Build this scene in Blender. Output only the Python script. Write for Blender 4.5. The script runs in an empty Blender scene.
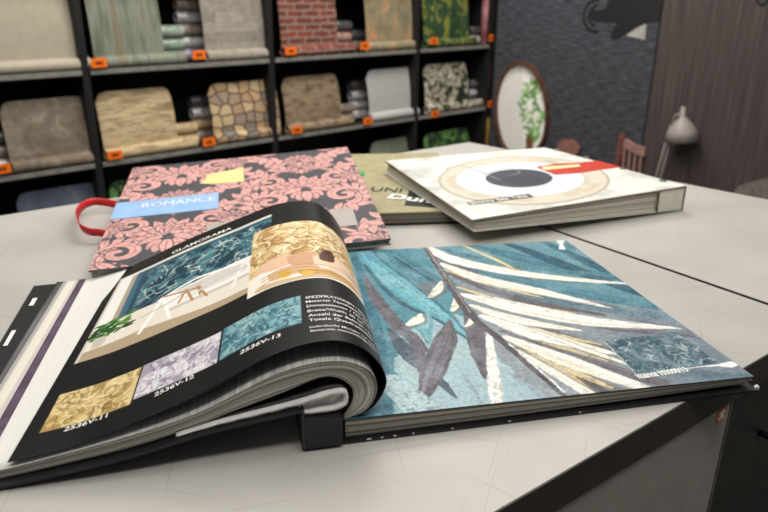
import bpy, bmesh, math, random
import numpy as np
from mathutils import Matrix, Vector
random.seed(4); rng = np.random.default_rng(7)
scn = bpy.context.scene
COL = scn.collection
PI = math.pi
TZ, CZ, FPX, PITCH, ROLL = 0.90, 1.40, 700.0, math.radians(21), 0.012

# ------------------------------------------------------------------ survey helpers (photo measurements -> places in the room)
def ray(px, py):
    x = (px-384)/FPX; y = -(py-256)/FPX
    c, s = math.cos(ROLL), math.sin(ROLL); x, y = c*x-s*y, s*x+c*y
    cp, sp = math.cos(PITCH), math.sin(PITCH)
    return np.array((x, cp+y*sp, -sp+y*cp))
CAMP = np.array((0, 0, CZ))
def atz(px, py, z):
    r = ray(px, py); return CAMP + r*((z-CZ)/r[2])
def onpl(px, py, p0, n):
    r = ray(px, py); n = np.asarray(n, float); return CAMP + r*(np.dot(n, np.asarray(p0)-CAMP)/np.dot(n, r))
def project(P):
    P = np.asarray(P, float)-CAMP
    cp, sp = math.cos(PITCH), math.sin(PITCH)
    d = P[..., 1]*cp-P[..., 2]*sp; uy = P[..., 1]*sp+P[..., 2]*cp
    x, y = P[..., 0]/d, uy/d
    c, s = math.cos(-ROLL), math.sin(-ROLL)
    return np.stack((384+FPX*(c*x-s*y), 256-FPX*(s*x+c*y)), -1)
def d2(a): return np.array((math.cos(math.radians(a)), math.sin(math.radians(a)), 0.0))

# ------------------------------------------------------------------ colour / materials
def lin(c):
    c = np.asarray(c, float)/255.0
    return np.where(c <= .04045, c/12.92, ((c+.055)/1.055)**2.4)
def rgba(c): return (*[float(v) for v in lin(c)], 1.0)
def newmat(name, rough=.5, spec=.5, metallic=0):
    m = bpy.data.materials.new(name); m.use_nodes = True
    b = m.node_tree.nodes['Principled BSDF']
    b.inputs['Roughness'].default_value = rough
    b.inputs['Specular IOR Level'].default_value = spec
    b.inputs['Metallic'].default_value = metallic
    return m, m.node_tree.nodes, m.node_tree.links, b
def ramp(N, cols, interp='LINEAR'):
    r = N.new('ShaderNodeValToRGB'); r.color_ramp.interpolation = interp
    while len(r.color_ramp.elements) < len(cols): r.color_ramp.elements.new(.5)
    for e, (p, c) in zip(r.color_ramp.elements, cols):
        e.position = p; e.color = rgba(c)
    return r
def coords(N, L, scale=(1, 1, 1), wall=False, rot=(0, 0, 0)):
    t = N.new('ShaderNodeTexCoord'); out = t.outputs['Object']
    if wall:                                   # upright surfaces: x along, z up
        s = N.new('ShaderNodeSeparateXYZ'); c = N.new('ShaderNodeCombineXYZ'); L.new(out, s.inputs[0])
        L.new(s.outputs[0], c.inputs[0]); L.new(s.outputs[2], c.inputs[1]); L.new(s.outputs[1], c.inputs[2]); out = c.outputs[0]
    mp = N.new('ShaderNodeMapping'); mp.inputs['Scale'].default_value = scale; mp.inputs['Rotation'].default_value = rot
    L.new(out, mp.inputs[0]); return mp.outputs[0]
def plain(name, c, rough=.5, spec=.5, metallic=0, var=.12, scale=30, bump=0):
    m, N, L, b = newmat(name, rough, spec, metallic)
    n = N.new('ShaderNodeTexNoise'); n.inputs['Scale'].default_value = scale; n.inputs['Detail'].default_value = 4
    L.new(coords(N, L), n.inputs['Vector'])
    lo = [max(0, v*(1-var)) for v in c]; hi = [min(255, v*(1+var)) for v in c]
    r = ramp(N, [(.3, lo), (.7, hi)]); L.new(n.outputs['Fac'], r.inputs[0]); L.new(r.outputs[0], b.inputs['Base Color'])
    if bump:
        bp = N.new('ShaderNodeBump'); bp.inputs['Strength'].default_value = bump; bp.inputs['Distance'].default_value = .002
        L.new(n.outputs['Fac'], bp.inputs['Height']); L.new(bp.outputs[0], b.inputs['Normal'])
    return m
def noisemat(name, cols, scale=(10, 10, 10), rough=.7, spec=.3, wall=True, detail=5, dist=0, nrough=.6):
    m, N, L, b = newmat(name, rough, spec)
    n = N.new('ShaderNodeTexNoise'); n.inputs['Scale'].default_value = 1; n.inputs['Detail'].default_value = detail
    n.inputs['Roughness'].default_value = nrough; n.inputs['Distortion'].default_value = dist
    L.new(coords(N, L, scale, wall), n.inputs['Vector'])
    r = ramp(N, cols); L.new(n.outputs['Fac'], r.inputs[0]); L.new(r.outputs[0], b.inputs['Base Color'])
    return m
def brickmat(name, c1, c2, mortar, bw, bh, ms=.006, rough=.8, var=None, squash=1.0):
    m, N, L, b = newmat(name, rough, .25)
    v = coords(N, L, (1, 1, 1), True)
    dn = N.new('ShaderNodeTexNoise'); dn.inputs['Scale'].default_value = 14
    L.new(v, dn.inputs['Vector'])
    mx = N.new('ShaderNodeMix'); mx.data_type = 'VECTOR'; mx.inputs[0].default_value = .012
    L.new(v, mx.inputs[4]); L.new(dn.outputs['Color'], mx.inputs[5])
    k = N.new('ShaderNodeTexBrick'); k.inputs['Scale'].default_value = 1
    k.inputs['Color1'].default_value = rgba(c1); k.inputs['Color2'].default_value = rgba(c2); k.inputs['Mortar'].default_value = rgba(mortar)
    k.inputs['Mortar Size'].default_value = ms; k.inputs['Brick Width'].default_value = bw; k.inputs['Row Height'].default_value = bh
    k.inputs['Mortar Smooth'].default_value = .4
    L.new(mx.outputs[1], k.inputs['Vector'])
    n = N.new('ShaderNodeTexNoise'); n.inputs['Scale'].default_value = 30; n.inputs['Detail'].default_value = 5; L.new(v, n.inputs['Vector'])
    r = ramp(N, [(.3, (205, 205, 205)), (.7, (255, 255, 255))]); L.new(n.outputs['Fac'], r.inputs[0])
    mm = N.new('ShaderNodeMix'); mm.data_type = 'RGBA'; mm.blend_type = 'MULTIPLY'; mm.inputs[0].default_value = .8
    L.new(k.outputs['Color'], mm.inputs[6]); L.new(r.outputs[0], mm.inputs[7]); L.new(mm.outputs[2], b.inputs['Base Color'])
    return m
def stonemat(name, cols, gap, scale, gapw=.06, rough=.8, rnd=1.0):
    m, N, L, b = newmat(name, rough, .25)
    v = coords(N, L, scale, True)
    a = N.new('ShaderNodeTexVoronoi'); a.voronoi_dimensions = '2D'; a.inputs['Scale'].default_value = 1; a.inputs['Randomness'].default_value = rnd
    e = N.new('ShaderNodeTexVoronoi'); e.voronoi_dimensions = '2D'; e.feature = 'DISTANCE_TO_EDGE'; e.inputs['Scale'].default_value = 1; e.inputs['Randomness'].default_value = rnd
    L.new(v, a.inputs['Vector']); L.new(v, e.inputs['Vector'])
    s = N.new('ShaderNodeSeparateColor'); L.new(a.outputs['Color'], s.inputs[0])
    r = ramp(N, cols, 'CONSTANT'); L.new(s.outputs[0], r.inputs[0])
    st = ramp(N, [(gapw*.5, (0, 0, 0)), (gapw, (255, 255, 255))]); L.new(e.outputs['Distance'], st.inputs[0])
    mm = N.new('ShaderNodeMix'); mm.data_type = 'RGBA'; mm.inputs[6].default_value = rgba(gap)
    L.new(st.outputs[0], mm.inputs[0]); L.new(r.outputs[0], mm.inputs[7]); L.new(mm.outputs[2], b.inputs['Base Color'])
    return m
def paintmat(name, rough=.5, spec=.4, grain=.0, gscale=900, coat=0):
    m, N, L, b = newmat(name, rough, spec)
    a = N.new('ShaderNodeAttribute'); a.attribute_name = 'paint'
    src = a.outputs['Color']
    if grain:
        n = N.new('ShaderNodeTexNoise'); n.inputs['Scale'].default_value = gscale; n.inputs['Detail'].default_value = 2
        L.new(coords(N, L), n.inputs['Vector'])
        r = ramp(N, [(.3, [255*(1-grain)]*3), (.7, (255, 255, 255))]); L.new(n.outputs['Fac'], r.inputs[0])
        mm = N.new('ShaderNodeMix'); mm.data_type = 'RGBA'; mm.blend_type = 'MULTIPLY'; mm.inputs[0].default_value = 1
        L.new(src, mm.inputs[6]); L.new(r.outputs[0], mm.inputs[7]); src = mm.outputs[2]
    L.new(src, b.inputs['Base Color'])
    b.inputs['Coat Weight'].default_value = coat
    b.inputs['Coat Roughness'].default_value = .15
    return m

# ------------------------------------------------------------------ objects
class Thing:
    """an Empty at the base of a thing; parts are given in world (w=True) or in the thing's own frame"""
    def __init__(s, name, label, cat, loc=(0, 0, 0), rz=0, group=None):
        o = bpy.data.objects.new(name, None); COL.objects.link(o); o.empty_display_size = .05
        o.location = loc; o.rotation_euler = (0, 0, rz); s.o = o; s.loc = np.array(loc, float); s.rz = rz
        tag(o, label, cat, group)
    def inv(s, P):
        P = np.asarray(P, float)-s.loc; c, q = math.cos(-s.rz), math.sin(-s.rz)
        return np.stack((P[..., 0]*c-P[..., 1]*q, P[..., 0]*q+P[..., 1]*c, P[..., 2]), -1)
    def fwd(s, P):
        P = np.asarray(P, float); c, q = math.cos(s.rz), math.sin(s.rz)
        return np.stack((P[..., 0]*c-P[..., 1]*q, P[..., 0]*q+P[..., 1]*c, P[..., 2]), -1)+s.loc
def tag(o, label, cat, group=None):
    o['label'] = label; o['category'] = cat
    if group: o['group'] = group
    return o
def mesh(name, V, Fc, m, parent=None, smooth=False, cols=None, world=True):
    if isinstance(parent, Thing):
        if world: V = parent.inv(np.asarray(V, float))
        po = parent.o
    else: po = parent
    me = bpy.data.meshes.new(name)
    me.from_pydata([tuple(map(float, v)) for v in V], [], [tuple(map(int, f)) for f in Fc])
    bm = bmesh.new(); bm.from_mesh(me); bmesh.ops.recalc_face_normals(bm, faces=bm.faces); bm.to_mesh(me); bm.free()
    if cols is not None:
        at = me.color_attributes.new('paint', 'FLOAT_COLOR', 'POINT')
        at.data.foreach_set('color', np.concatenate((np.asarray(cols, np.float32), np.ones((len(cols), 1), np.float32)), 1).ravel())
    if smooth: me.polygons.foreach_set('use_smooth', [True]*len(me.polygons))
    if m: me.materials.append(m)
    o = bpy.data.objects.new(name, me); COL.objects.link(o)
    if po: o.parent = po
    return o
def subpart(name, V, Fc, m, part, thing, **k):
    V = thing.inv(np.asarray(V, float)) if k.pop('world', True) else V
    return mesh(name, V, Fc, m, part, world=False, **k)
class G:
    """collects shapes into one mesh"""
    def __init__(s): s.V = []; s.F = []
    def add(s, V, F):
        b = len(s.V); s.V += [tuple(map(float, v)) for v in V]; s.F += [tuple(i+b for i in f) for f in F]; return s
    def box(s, x0, x1, y0, y1, z0, z1, bev=0):
        if bev:
            bm = bmesh.new(); bmesh.ops.create_cube(bm, size=1)
            for v in bm.verts: v.co = Vector(((x0+x1)/2+v.co.x*(x1-x0), (y0+y1)/2+v.co.y*(y1-y0), (z0+z1)/2+v.co.z*(z1-z0)))
            bmesh.ops.bevel(bm, geom=bm.edges[:], offset=bev, segments=2, affect='EDGES', profile=.5)
            bm.verts.index_update(); s.add([v.co[:] for v in bm.verts], [[v.index for v in f.verts] for f in bm.faces]); bm.free(); return s
        V = [(x, y, z) for z in (z0, z1) for y in (y0, y1) for x in (x0, x1)]
        return s.add(V, [(0, 2, 3, 1), (4, 5, 7, 6), (0, 1, 5, 4), (2, 6, 7, 3), (0, 4, 6, 2), (1, 3, 7, 5)])
    def prism(s, top, bot):
        n = len(top); return s.add(list(top)+list(bot), [tuple(range(n)), tuple(range(2*n-1, n-1, -1))]+[(i, n+i, n+(i+1) % n, (i+1) % n) for i in range(n)])
    def tube(s, pts, r, seg=10, cap=True, flat=None):
        pts = [np.array(p, float) for p in pts]; n = len(pts)
        rr = r if hasattr(r, '__len__') else [r]*n; V = []; Fc = []
        up = np.array((0, 0, 1.0))
        for i, p in enumerate(pts):
            t = pts[min(i+1, n-1)]-pts[max(i-1, 0)]; t = t/np.linalg.norm(t)
            a = np.cross(t, up if abs(t[2]) < .95 else np.array((1.0, 0, 0))); a /= np.linalg.norm(a); b = np.cross(a, t)
            for k in range(seg):
                q = 2*PI*k/seg; V.append(p+rr[i]*(a*math.cos(q)*(1 if flat is None else flat)+b*math.sin(q)))
        for i in range(n-1):
            for k in range(seg): Fc.append((i*seg+k, i*seg+(k+1) % seg, (i+1)*seg+(k+1) % seg, (i+1)*seg+k))
        if cap: Fc += [tuple(range(seg)), tuple(range((n-1)*seg, n*seg))]
        return s.add(V, Fc)
    def build(s, name, m, parent=None, smooth=False, world=True): return mesh(name, s.V, s.F, m, parent, smooth, world=world)
def struct(o): o['kind'] = 'structure'; return o

# ------------------------------------------------------------------ painted surfaces
def vnoise(h, w, sy, sx, seed=0):
    r = np.random.default_rng(seed); g = r.random((int(sy)+3, int(sx)+3))
    y = np.linspace(0, sy, h); x = np.linspace(0, sx, w); yi = y.astype(int); xi = x.astype(int)
    fy = (y-yi); fx = (x-xi); fy = (fy*fy*(3-2*fy))[:, None]; fx = (fx*fx*(3-2*fx))[None]
    return (g[yi][:, xi]*(1-fy)*(1-fx)+g[yi+1][:, xi]*fy*(1-fx)+g[yi][:, xi+1]*(1-fy)*fx+g[yi+1][:, xi+1]*fy*fx)
def fbm(h, w, sy, sx, seed=0, oct=4):
    a = 0; t = 0
    for o in range(oct): a = a+vnoise(h, w, sy*2**o, sx*2**o, seed+o)*.5**o; t += .5**o
    return a/t
class Surf:
    """fn(a,b) -> points; a in [0,A], b in [0,B] in metres on the sheet"""
    def __init__(s, fn, A, B, alim=None):
        s.fn, s.A, s.B = fn, A, B; s.alim = alim or A
        a, b = np.meshgrid(np.linspace(0, s.alim, 140), np.linspace(0, B, 120)); s.ga, s.gb = a.ravel(), b.ravel()
        s.gp = project(fn(s.ga, s.gb))
    def inv(s, px, py):
        i = np.argmin((s.gp[:, 0]-px)**2+(s.gp[:, 1]-py)**2); a0, b0 = s.ga[i], s.gb[i]
        da, db = s.alim/140, s.B/120
        for k in range(4):
            a, b = np.meshgrid(a0+np.linspace(-1, 1, 9)*da, b0+np.linspace(-1, 1, 9)*db); a, b = a.ravel(), b.ravel()
            q = project(s.fn(a, b)); j = np.argmin((q[:, 0]-px)**2+(q[:, 1]-py)**2); a0, b0 = a[j], b[j]; da /= 3; db /= 3
        return float(a0), float(b0)
    def invs(s, pts): return [s.inv(*p) for p in pts]
class Canvas:
    def __init__(s, surf, w, h, base, seed=1):
        s.sf, s.w, s.h = surf, w, h; s.img = np.ones((h, w, 3))*np.asarray(base, float)
        s.a, s.b = np.meshgrid(np.linspace(0, surf.A, w), np.linspace(0, surf.B, h))
        s.jx = fbm(h, w, 40, 40, seed, 3)-.5; s.jy = fbm(h, w, 40, 40, seed+9, 3)-.5; s.seed = seed
    def mix(s, mask, c, al=1.0):
        m = (mask*al)[..., None]; s.img = s.img*(1-m)+np.asarray(c, float)*m
    def box(s, x0, x1, y0, y1):
        i0 = max(0, int(y0/s.sf.B*(s.h-1))-1); i1 = min(s.h, int(y1/s.sf.B*(s.h-1))+3)
        j0 = max(0, int(x0/s.sf.A*(s.w-1))-1); j1 = min(s.w, int(x1/s.sf.A*(s.w-1))+3)
        return (slice(i0, max(i0, i1)), slice(j0, max(j0, j1)))
    def lmix(s, bx, m, c, al=1.0):
        m = (m*al)[..., None]; s.img[bx] = s.img[bx]*(1-m)+np.asarray(c, float)*m
    def polymask(s, pts, jit=0):
        x = s.a+s.jx*jit if jit else s.a; y = s.b+s.jy*jit if jit else s.b; ins = np.zeros(x.shape, bool); n = len(pts)
        xs = [p[0] for p in pts]; ys = [p[1] for p in pts]
        i0 = max(0, int((min(ys)-jit)/s.sf.B*(s.h-1))-1); i1 = min(s.h, int((max(ys)+jit)/s.sf.B*(s.h-1))+3)
        j0 = max(0, int((min(xs)-jit)/s.sf.A*(s.w-1))-1); j1 = min(s.w, int((max(xs)+jit)/s.sf.A*(s.w-1))+3)
        if i1 <= i0 or j1 <= j0: return ins.astype(float)
        X = x[i0:i1, j0:j1]; Y = y[i0:i1, j0:j1]; I = np.zeros(X.shape, bool)
        for k in range(n):
            xa, ya = pts[k]; xb, yb = pts[(k+1) % n]
            if ya == yb: continue
            c = (ya > Y) != (yb > Y); I ^= c & (X < (xb-xa)*(Y-ya)/(yb-ya)+xa)
        ins[i0:i1, j0:j1] = I; return ins.astype(float)
    def poly(s, pts, c, jit=0, al=1.0):
        xs = [p[0] for p in pts]; ys = [p[1] for p in pts]; q = jit+.001
        bx = s.box(min(xs)-q, max(xs)+q, min(ys)-q, max(ys)+q); X = s.a[bx]+s.jx[bx]*jit; Y = s.b[bx]+s.jy[bx]*jit; I = np.zeros(X.shape, bool)
        for k in range(len(pts)):
            xa, ya = pts[k]; xb, yb = pts[(k+1) % len(pts)]
            if ya != yb: I ^= ((ya > Y) != (yb > Y)) & (X < (xb-xa)*(Y-ya)/(yb-ya)+xa)
        m = np.zeros(s.a.shape)
        if I.size: s.lmix(bx, I.astype(float), c, al); m[bx] = I
        return m
    def polypx(s, pts, c, jit=0, al=1.0): return s.poly(s.sf.invs(pts), c, jit, al)
    def strokemask(s, pts, r, jit=0):
        x = s.a+s.jx*jit if jit else s.a; y = s.b+s.jy*jit if jit else s.b; n = len(pts); rr = r if hasattr(r, '__len__') else [r]*n
        m = np.zeros(x.shape)
        for k in range(n-1):
            (xa, ya), (xb, yb) = pts[k], pts[k+1]; dx, dy = xb-xa, yb-ya; l2 = dx*dx+dy*dy+1e-12
            R = max(rr[k], rr[k+1])+jit+.002
            i0 = max(0, int((min(ya, yb)-R)/s.sf.B*(s.h-1))); i1 = min(s.h, int((max(ya, yb)+R)/s.sf.B*(s.h-1))+2)
            j0 = max(0, int((min(xa, xb)-R)/s.sf.A*(s.w-1))); j1 = min(s.w, int((max(xa, xb)+R)/s.sf.A*(s.w-1))+2)
            if i1 <= i0 or j1 <= j0: continue
            X = x[i0:i1, j0:j1]; Y = y[i0:i1, j0:j1]
            t = np.clip(((X-xa)*dx+(Y-ya)*dy)/l2, 0, 1); d = np.hypot(X-xa-t*dx, Y-ya-t*dy)
            m[i0:i1, j0:j1] = np.maximum(m[i0:i1, j0:j1], d < rr[k]+(rr[k+1]-rr[k])*t)
        return m
    dry = None
    def stroke(s, pts, r, c, jit=0, al=1.0, dry=0):
        P = smoothpts(pts); R = wid(r, pts); mr = (max(R) if hasattr(R, '__len__') else R)+jit+.003
        bx = s.box(min(p[0] for p in P)-mr, max(p[0] for p in P)+mr, min(p[1] for p in P)-mr, max(p[1] for p in P)+mr)
        x = s.a[bx]+s.jx[bx]*jit; y = s.b[bx]+s.jy[bx]*jit; m = np.zeros(x.shape)
        if m.size == 0: return
        rr_ = R if hasattr(R, '__len__') else [R]*len(P)
        for k in range(len(P)-1):
            (xa, ya), (xb, yb) = P[k], P[k+1]; dx, dy = xb-xa, yb-ya
            t = np.clip(((x-xa)*dx+(y-ya)*dy)/(dx*dx+dy*dy+1e-12), 0, 1); m = np.maximum(m, np.hypot(x-xa-t*dx, y-ya-t*dy) < rr_[k]+(rr_[k+1]-rr_[k])*t)
        if dry:
            if s.dry is None: s.dry = fbm(s.h, s.w, 110, 110, 91, 3)*.6+fbm(s.h, s.w, 30, 30, 95, 3)*.4
            m = m*np.clip((s.dry[bx]-dry)*14+.5, 0, 1)
        s.lmix(bx, m, c, al)
    def strokepx(s, pts, r, c, jit=0, al=1.0): return s.stroke(s.sf.invs(pts), r, c, jit, al)
    def ell(s, cx, cy, ra, rb, ang, c, al=1.0):
        R = max(ra, rb); bx = s.box(cx-R, cx+R, cy-R, cy+R)
        dx, dy = s.a[bx]-cx, s.b[bx]-cy; ca, sa = math.cos(ang), math.sin(ang)
        if dx.size: s.lmix(bx, (((dx*ca+dy*sa)/ra)**2+((-dx*sa+dy*ca)/rb)**2 < 1).astype(float), c, al)
    def sample(s, a, b):
        x = np.clip(a/s.sf.A*(s.w-1), 0, s.w-1.001); y = np.clip(b/s.sf.B*(s.h-1), 0, s.h-1.001)
        i, j = y.astype(int), x.astype(int); fy, fx = (y-i)[:, None], (x-j)[:, None]; I = s.img
        return I[i, j]*(1-fy)*(1-fx)+I[i+1, j]*fy*(1-fx)+I[i, j+1]*(1-fy)*fx+I[i+1, j+1]*fy*fx
NS = 6
def smoothpts(p):
    p = [np.array(q, float) for q in p]
    if len(p) < 3: return p
    out = []
    for i in range(len(p)-1):
        a, b, c, d = p[max(i-1, 0)], p[i], p[i+1], p[min(i+2, len(p)-1)]
        for k in range(NS):
            t = k/NS; out.append(.5*((2*b)+(c-a)*t+(2*a-5*b+4*c-d)*t*t+(3*b-a-3*c+d)*t**3))
    return out+[p[-1]]
def wid(r, pts):
    if not hasattr(r, '__len__'): return r
    n = len(pts)
    if n < 3: return [r[0], r[-1]]
    m = (n-1)*NS+1; return list(np.interp(np.linspace(0, 1, m), np.linspace(0, 1, len(r)), r))
def sheet(name, sf, nu, nv, m, parent, canvas=None, back=None, thick=.0007, a0=0, a1=None, thing=None, col=None):
    a1 = sf.A if a1 is None else a1
    a, b = np.meshgrid(np.linspace(a0, a1, nu), np.linspace(0, sf.B, nv)); A, B = a.ravel(), b.ravel()
    P = sf.fn(A, B); e = 1e-4
    n = np.cross(sf.fn(A+e, B)-sf.fn(A-e, B), sf.fn(A, B+e)-sf.fn(A, B-e)); n /= np.linalg.norm(n, axis=1)[:, None]+1e-12
    C = lin(canvas.sample(A, B)) if canvas else np.ones((len(A), 3))*lin(col)
    F = [(j*nu+i, j*nu+i+1, (j+1)*nu+i+1, (j+1)*nu+i) for j in range(nv-1) for i in range(nu-1)]
    V = list(P); cols = C
    if back is not None:
        o = len(V); V += list(P-n*thick); cols = np.concatenate((C, np.ones((len(A), 3))*lin(back)))
        F += [(f[3]+o, f[2]+o, f[1]+o, f[0]+o) for f in F]
        ring = [i for i in range(nu)]+[j*nu+nu-1 for j in range(1, nv)]+[(nv-1)*nu+i for i in range(nu-2, -1, -1)]+[j*nu for j in range(nv-2, 0, -1)]
        F += [(ring[k], ring[k]+o, ring[(k+1) % len(ring)]+o, ring[(k+1) % len(ring)]) for k in range(len(ring))]
    return mesh(name, np.array(V), F, m, parent, True, cols)
def text_mesh(body, ext=0):
    cu = bpy.data.curves.new('lettering', 'FONT'); cu.body = body; cu.size = 1; cu.resolution_u = 3; cu.offset = ext
    ob = bpy.data.objects.new('lettering', cu); COL.objects.link(ob); dg = bpy.context.evaluated_depsgraph_get(); dg.update()
    me = bpy.data.meshes.new_from_object(ob.evaluated_get(dg))
    V = np.array([v.co[:] for v in me.vertices]); F = [tuple(p.vertices) for p in me.polygons]
    bpy.data.objects.remove(ob); bpy.data.curves.remove(cu); bpy.data.meshes.remove(me)
    return V, F
def letter(name, body, sf, p0, p1, hgt, m, parent, off=.0006, bold=.012, up=None, shear=0):
    """lettering printed on a sheet: baseline from p0 to p1 (sheet metres)"""
    V, F = text_mesh(body, bold); x0, x1 = V[:, 0].min(), V[:, 0].max()
    p0, p1 = np.array(p0), np.array(p1); d = p1-p0; L_ = np.linalg.norm(d); t = d/L_
    up = np.array((-t[1], t[0])) if up is None else np.array(up)/np.linalg.norm(up)
    X = (V[:, 0]-x0)/(x1-x0)*L_; Y = V[:, 1]/.7*hgt
    q = p0[None]+X[:, None]*t+Y[:, None]*up+shear*Y[:, None]*t
    e = 1e-4; P = sf.fn(q[:, 0], q[:, 1])
    n = np.cross(sf.fn(q[:, 0]+e, q[:, 1])-P, sf.fn(q[:, 0], q[:, 1]+e)-P); n /= np.linalg.norm(n, axis=1)[:, None]
    return mesh(name, P+n*off, F, m, parent)
def letterpx(name, body, sf, q0, q1, hgt, m, parent, **k): return letter(name, body, sf, sf.inv(*q0), sf.inv(*q1), hgt, m, parent, **k)
def bil(c):
    c = [np.array(p, float) for p in c]; A = (np.linalg.norm(c[1]-c[0])+np.linalg.norm(c[2]-c[3]))/2; B = (np.linalg.norm(c[3]-c[0])+np.linalg.norm(c[2]-c[1]))/2
    def fn(a, b):
        u = (np.asarray(a)/A)[..., None]; v = (np.asarray(b)/B)[..., None]
        return c[0]*(1-u)*(1-v)+c[1]*u*(1-v)+c[2]*u*v+c[3]*(1-u)*v
    return Surf(fn, A, B)
def lift(fn, dz): return lambda a, b: fn(a, b)+np.array((0, 0, dz))

# materials shared
M = dict(
    white_print=plain('white printing', (238, 238, 234), .5, .3, var=.02),
    black_board=plain('black book board', (22, 22, 24), .45, .5, var=.25, scale=60),
    black_print=plain('black printing', (20, 20, 22), .5, .4, var=.1),
    pad=plain('white hinge paper', (226, 225, 222), .7, .3, var=.05, bump=.3, scale=60),
    worn=plain('worn board paper', (205, 203, 198), .8, .2, var=.1),
    steel=plain('grey steel', (120, 120, 118), .4, .5, .6),
    dark_metal=plain('dark powder coated metal', (26, 25, 25), .55, .4, var=.15),
    shelf_lip=plain('grey shelf lip', (126, 124, 119), .4, .5, var=.1),
    orange=plain('orange card', (250, 116, 20), .6, .3, var=.06),
    tagink=plain('dark ink', (90, 32, 14), .6, .3),
)
# ================================================================== THE SETTING
wallm = plain('dark shop wall', (40, 38, 36), .8)
floor = struct(mesh('floor', *(lambda g: (g.V, g.F))(G().box(-6, 7, -4, 7.5, -.05, 0)), noisemat('grey vinyl floor', [(.3, (92, 90, 86)), (.7, (112, 110, 105))], (3, 3, 3), .45, .4, False)))

# ---- shelving wall frame: x along the shelves, y into the wall
SA = 41.5; su = d2(SA); sn = d2(SA+90)
S0 = CAMP + ray(90, 70)*(3.3/ray(90, 70)[1]); S0[2] = 0
def sh(px, py, off=0.0):                       # photo point -> (x, z) on a plane parallel to the shelf fronts
    p = onpl(px, py, S0+sn*off, sn)-S0; return float(np.dot(p, su)), float(p[2])
ZS = [sh(103, 163)[1], sh(90, 71)[1]]; ZB = ZS[0]-(ZS[1]-ZS[0])
SX0, SX1 = -1.35, sh(492, 60)[0]
UPX = [-1.33, -.15, 0-.02, sh(273, 90)[0], sh(417, 90)[0], SX1-.02]
UPX = [-1.33, sh(84, 60)[0], sh(273, 90)[0], sh(416.5, 90)[0], SX1-.03]
unit = Thing('shelving_unit', 'long black metal wall shelving unit holding rows of wallpaper samples', 'shelving', S0, math.radians(SA))
G().box(SX0, SX1, .40, .43, 0, 2.2).build('back_panel', plain('black perforated back', (30, 29, 28), .7), unit, world=False)
for x in UPX: G().box(x-.018, x+.018, .0, .40, 0, 2.2, .003).build('upright', M['dark_metal'], unit, world=False)
for z in ZS+[ZB, ZS[1]+(ZS[1]-ZS[0])]:
    for i in range(len(UPX)-1):
        b = G().box(UPX[i]+.019, UPX[i+1]-.019, -.005, .399, z-.022, z-.002, .003).build('shelf_board', M['dark_metal'], unit, world=False)
        e = G().box(UPX[i]+.019, UPX[i+1]-.019, -.010, -.0055, z-.017, z+.005, .0015).build('shelf_lip', M['shelf_lip'], b, world=False)
struct(G().box(SX0-3, SX1+.02, .47, .55, 0, 2.8).build('wall_back', wallm, None, world=False)).location = S0
bpy.data.objects['wall_back'].rotation_euler = (0, 0, math.radians(SA))

# ---- wallpaper displays on the shelves
def rolled(g, x0, x1, yc, zc, r, seg=18):
    V = []; F = []; prof = [(x0, r*.55), (x0, r*.93), (x0+.003, r), (x1-.003, r), (x1, r*.93), (x1, r*.55), (x1-.06, r*.5), (x0+.06, r*.5)]
    for (x, q) in prof:
        for k in range(seg):
            a = 2*PI*k/seg; V.append((x, yc+q*math.cos(a), zc+q*math.sin(a)))
    n = len(prof)
    for i in range(n):
        for k in range(seg): F.append((i*seg+k, i*seg+(k+1) % seg, ((i+1) % n)*seg+(k+1) % seg, ((i+1) % n)*seg+k))
    return g.add(V, F)
WM = {}
WM['beige'] = plain('plain beige paper', (172, 163, 146), .6, var=.03)
WM['greenwood'] = noisemat('green grey plank paper', [(.28, (78, 80, 66)), (.42, (108, 112, 96)), (.5, (130, 138, 126)), (.58, (124, 112, 92)), (.72, (144, 150, 138))], (13, 1.6, 3), .6)
WM['greystone'] = brickmat('pale limestone paper', (168, 160, 148), (140, 134, 126), (152, 146, 136), .16, .05, .003)
WM['brick'] = brickmat('red brick paper', (140, 74, 62), (104, 60, 52), (150, 130, 120), .11, .036, .006)
WM['peach'] = noisemat('peach blossom paper', [(.3, (110, 104, 84)), (.48, (138, 128, 102)), (.56, (150, 132, 104)), (.64, (196, 138, 100)), (.75, (206, 158, 124))], (9, 9, 9), .6, dist=.6)
WM['jungle'] = noisemat('green jungle paper', [(.3, (26, 42, 30)), (.42, (52, 82, 46)), (.5, (38, 62, 52)), (.58, (140, 142, 62)), (.66, (70, 96, 58)), (.76, (150, 150, 80))], (16, 8, 9), .6, dist=1.4)
WM['pinky'] = noisemat('rose paper', [(.35, (120, 62, 66)), (.6, (160, 112, 112))], (8, 8, 8), .6)
WM['mocha'] = noisemat('mottled brown ornament paper', [(.3, (104, 92, 78)), (.5, (126, 113, 98)), (.62, (148, 138, 124)), (.75, (158, 150, 138))], (9, 9, 9), .6, dist=1.0)
WM['sand'] = noisemat('stacked sandstone paper', [(.28, (130, 108, 78)), (.4, (176, 154, 118)), (.5, (206, 186, 150)), (.58, (150, 128, 96)), (.64, (198, 176, 140)), (.75, (188, 164, 126))], (5, 34, 5), .7, dist=.4, detail=3)
WM['cobble'] = stonemat('field stone paper', [(0, (186, 156, 120)), (.2, (164, 142, 120)), (.4, (196, 172, 136)), (.6, (132, 122, 114)), (.75, (176, 146, 114)), (.9, (156, 134, 122))], (70, 62, 54), (15, 18, 15), .09, rnd=.6)
WM['tanbrick'] = noisemat('weathered tan brick paper', [(.3, (92, 78, 62)), (.45, (126, 108, 88)), (.55, (150, 132, 108)), (.7, (112, 98, 80))], (14, 34, 14), .7, detail=4)
WM['palegrey'] = noisemat('pale grey paper', [(.3, (168, 166, 166)), (.7, (184, 182, 182))], (60, 60, 60), .6)
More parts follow.
